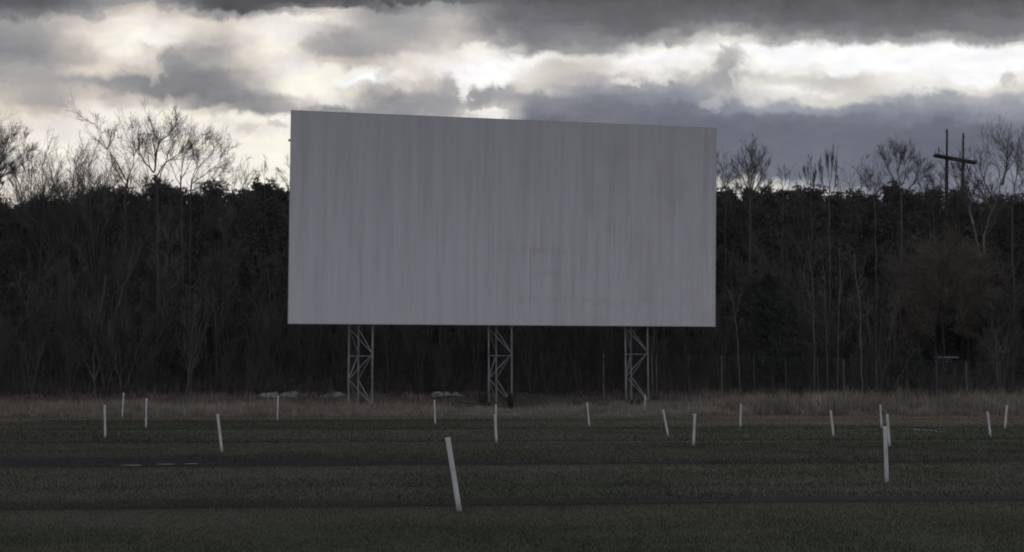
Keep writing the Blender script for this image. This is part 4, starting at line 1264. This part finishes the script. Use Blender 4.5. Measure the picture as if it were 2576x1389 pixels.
# ------------------------------------------------------------------ twin-pole wooden power structure
pd = 130.0
def pp(x, y, d=pd):
    return at(x, y, d)
pw = empty('power_pole', (float(pp(2403, 700)[0]), pd, float(gz(48, pd))))
tag(pw, 'dark H-shaped wooden power pole structure standing above the right treeline', 'power pole')
o0 = np.array(pw.location)


def pole(xb, xt, ytop, yarm, d):
    b_ = pp(xb, 960, d); b_[2] = float(gz(b_[0], d)) - 0.3
    m_ = pp((xb * 2 + xt * 3) / 5, yarm, d); t_ = pp(xt, ytop, d)
    pts = np.array([[b_, m_ - np.array([0, 0, .02])]]) - o0
    v1 = tubes([(pts, np.array([[0.24, 0.17]]), 10)])
    pts = np.array([[m_ - np.array([0, 0, .02]), t_]]) - o0
    v2 = tubes([(pts, np.array([[0.11, 0.10]]), 10)])
    v, f = merge([v1, v2])
    kcap = np.array([[10 * 3 + j for j in range(10)]])
    new_mesh('pole', v, [f, kcap], M['pole'], pw, smooth=True)
    return t_ - o0


t1 = pole(2381, 2382.5, 325, 398, 128.9)
t2 = pole(2421, 2423.5, 335, 404, 131.0)
La, Lb = pp(2352, 391, 127.2) - o0, pp(2453, 410, 132.4) - o0
for s_ in (-0.22, 0.22):
    v, f = beam(La + np.array([0, s_, 0]), Lb + np.array([0, s_, 0]), 0.26)
    new_mesh('crossarm', v, [f, np.array([[3, 2, 1, 0]]), np.array([[4, 5, 6, 7]])], M['pole'], pw)
for (x_, y0_, y1_, w_) in ((2362, 390, 370, 0.10), (2353, 388, 379, 0.06), (2452, 405, 378, 0.06)):
    d_ = 127.2 + (x_ - 2352) / 101 * 5.2
    bar('pin', pp(x_, y0_, d_) - o0, pp(x_ - 0.5, y1_, d_) - o0, w_, M['pole'], pw, 6)
bar('pin', t1 + np.array([0, 0, -0.25]), t1 + np.array([-0.3, 0, -0.25]), 0.06, M['pole'], pw, 6)
bar('pin', t2 + np.array([0, 0, -0.45]), t2 + np.array([0.3, 0, -0.45]), 0.06, M['pole'], pw, 6)
for (xa, xm, xb_, y_) in ((2393, 2398, 2402, 409), (2412, 2417, 2421, 412), (2432, 2437, 2442, 415)):
    d_ = 127.2 + (xm - 2352) / 101 * 5.2
    a_, m_, b_ = pp(xa, y_, d_) - o0, pp(xm, y_ + 17, d_) - o0, pp(xb_, y_ + 1, d_) - o0
    v, f = merge([beam(a_, m_, 0.12, k=6), beam(b_, m_, 0.12, k=6)])
    new_mesh('insulator', v, f, M['pole'], pw)


# ------------------------------------------------------------------ snow remnants, ice, fallen wood
def mound(name, x0, x1, yv, d, thick, label, cat, m, seed, ragged=0.4, depth=0.8, slant=0.0):
    rng = np.random.default_rng(seed)
    a0, a1 = at(x0, yv, d), at(x1, yv, d)
    nx_, ny_ = max(24, int((a1[0] - a0[0]) * 14)), 13
    X, Y = np.meshgrid(np.linspace(a0[0], a1[0], nx_), np.linspace(-depth / 2, depth / 2, ny_))
    n1 = fbm(X * 3.2 + seed, Y * 3.0, seed, 4)
    n2 = fbm(X * 0.9 + seed, Y * 0.6 + 3, seed + 3, 3)
    e = np.sin(np.linspace(0, np.pi, nx_))[None] ** 0.4 * np.sin(np.linspace(0, np.pi, ny_))[:, None] ** 0.7
    Z = thick * e * (0.35 + 1.3 * n2) * (1 - ragged + 2 * ragged * n1) - 0.1 * thick - thick * 1.2 * ss(0.50, 0.40, 0.35 * n2 + 0.65 * n1)
    wob = 0.5 * (fbm(X * 0.5, Y * 0, seed + 5, 3) - 0.5) * min(1.0, depth)
    yy = d + Y + wob + slant * (X - X.mean()) / (X.max() - X.min())
    base = gz(X, yy)
    top = np.stack([X, yy, base + Z], -1).reshape(-1, 3)
    i = (np.arange(ny_ - 1)[:, None] * nx_ + np.arange(nx_ - 1)[None]).ravel()
    f = np.stack([i, i + 1, i + 1 + nx_, i + nx_], 1)
    c = top.mean(0); c[2] = float(gz(c[0], c[1]))
    o = new_mesh(name, top - c, f, m, smooth=False)
    o.location = tuple(c)
    tag(o, label, cat)
    return o


mound('snow_patch', 652, 772, 985, 91.2, 0.36, 'long ragged heap of old snow behind the small far post left of the screen', 'snow patch', M['snow'], 1, 0.5, 1.6)
mound('snow_patch', 806, 872, 981, 91.4, 0.34, 'thin line of old snow just left of the left tower', 'snow patch', M['snow'], 2, 0.5, 1.2)
mound('snow_patch', 1076, 1166, 981, 91.0, 0.36, 'ragged snow heap between the left and middle towers', 'snow patch', M['snow'], 3, 0.5, 1.4)
mound('snow_patch', 1685, 1818, 1009, 78.5, 0.42, 'low streak of snow in the tall grass below the right corner of the screen', 'snow patch', M['snow'], 4, 0.5, 1.0)
mound('snow_patch', 1905, 2010, 1011, 78.5, 0.36, 'faint snow streak in the tall grass right of the big evergreen', 'snow patch', M['snow'], 5, 0.5, 0.8)
mound('snow_patch', 276, 338, 1018, 70.5, 0.30, 'pale snow lump at the foot of the tall grass behind the left posts', 'snow patch', M['snow'], 6, 0.4, 1.0)
mound('snow_patch', 2310, 2395, 1085, 45.5, 0.02, 'thin pale frost streak on the mown grass near the right edge', 'frost streak', M['ice'], 7, 0.5, 0.7, -4.0)


def streak(x0, x1, yv, label, m, seed, depth=0.07):
    g = ground_at((x0 + x1) / 2, yv)
    o = mound('ice_patch', x0, x1, yv, g[1], 0.012, label, 'ice patch', m, seed, 0.3, depth)


streak(303, 358, 1171, 'leftmost thin strip of ice at the near side of the dark lane', M['ice'], 11)
streak(392, 440, 1168, 'middle thin strip of ice in the dark lane at the left', M['ice'], 12)
streak(462, 498, 1167, 'rightmost short strip of ice in the dark lane, below the leaning post', M['ice'], 13)
streak(1722, 1832, 1189, 'faint pale strip on the grass below the right part of the screen', M['wood_rot'], 14, 0.12)
streak(1898, 1998, 1186, 'faint pale strip on the grass left of the right post trio', M['wood_rot'], 15, 0.12)


def fallen(pts, d, r, label, seed):
    P = np.array([at(x, y, d + dd) for x, y, dd in pts])
    for p in P:
        p[2] = max(p[2], float(gz(p[0], p[1])) + r)
    q, L = polyl(P, 10)
    RR = np.linspace(r, r * .4, 10)
    a = level(q[None], RR[None], np.array([L]), 9, 5, 45, 0.35, 0.08, 0.12, np.random.default_rng(seed), 0.1, 0.6, 0.012)
    b = level(*a, 3, 4, 40, 0.5, 0.05, 0.12, np.random.default_rng(seed + 1), 0.1, 0.7, 0.008)
    rt_ = finish_tree('fallen_branch', [(q[None], RR[None], 7)], [(a[0], a[1], 4), (b[0], b[1], 3)], P[0], M['wood_rot'], M['wood_rot'], 'twigs')
    tag(rt_, label, 'fallen branch')


fallen([(1158, 1010, 0), (1190, 1014, .3), (1228, 1018, .2)], 74, 0.09, 'dark fallen branch in the tall grass left of the middle tower', 5)
fallen([(1102, 1000, 0), (1140, 996, .8), (1180, 1000, 1.0)], 78, 0.07, 'grey fallen branch lying farther back between the left and middle towers', 9)
fallen([(2098, 1005, 0), (2106, 992, .1), (2112, 980, .2)], 77, 0.04, 'pale dead branch sticking up out of the tall grass at the right', 12)
# ------------------------------------------------------------------ thin haze volume added to lift the blacks of the wood
hm = bpy.data.materials.new('haze_air')
hm.use_nodes = True
ht = NT(hm.node_tree)
ho = ht.n('ShaderNodeOutputMaterial')
hv = ht.n('ShaderNodeVolumePrincipled')
hv.inputs['Color'].default_value = (0.92, 0.90, 0.95, 1)
hv.inputs['Density'].default_value = 0.00011
ht.t.links.new(hv.outputs[0], ho.inputs['Volume'])
hv_, hf_ = box(0, 0, 19, 2900, 2900, 42)
hz_ = new_mesh('haze', hv_, hf_, hm)
tag(hz_, 'thin haze added over the field and wood to lift their dark tones', 'haze', kind='stuff')
print('objects', len(bpy.data.objects), 'verts', sum(len(m.vertices) for m in bpy.data.meshes))
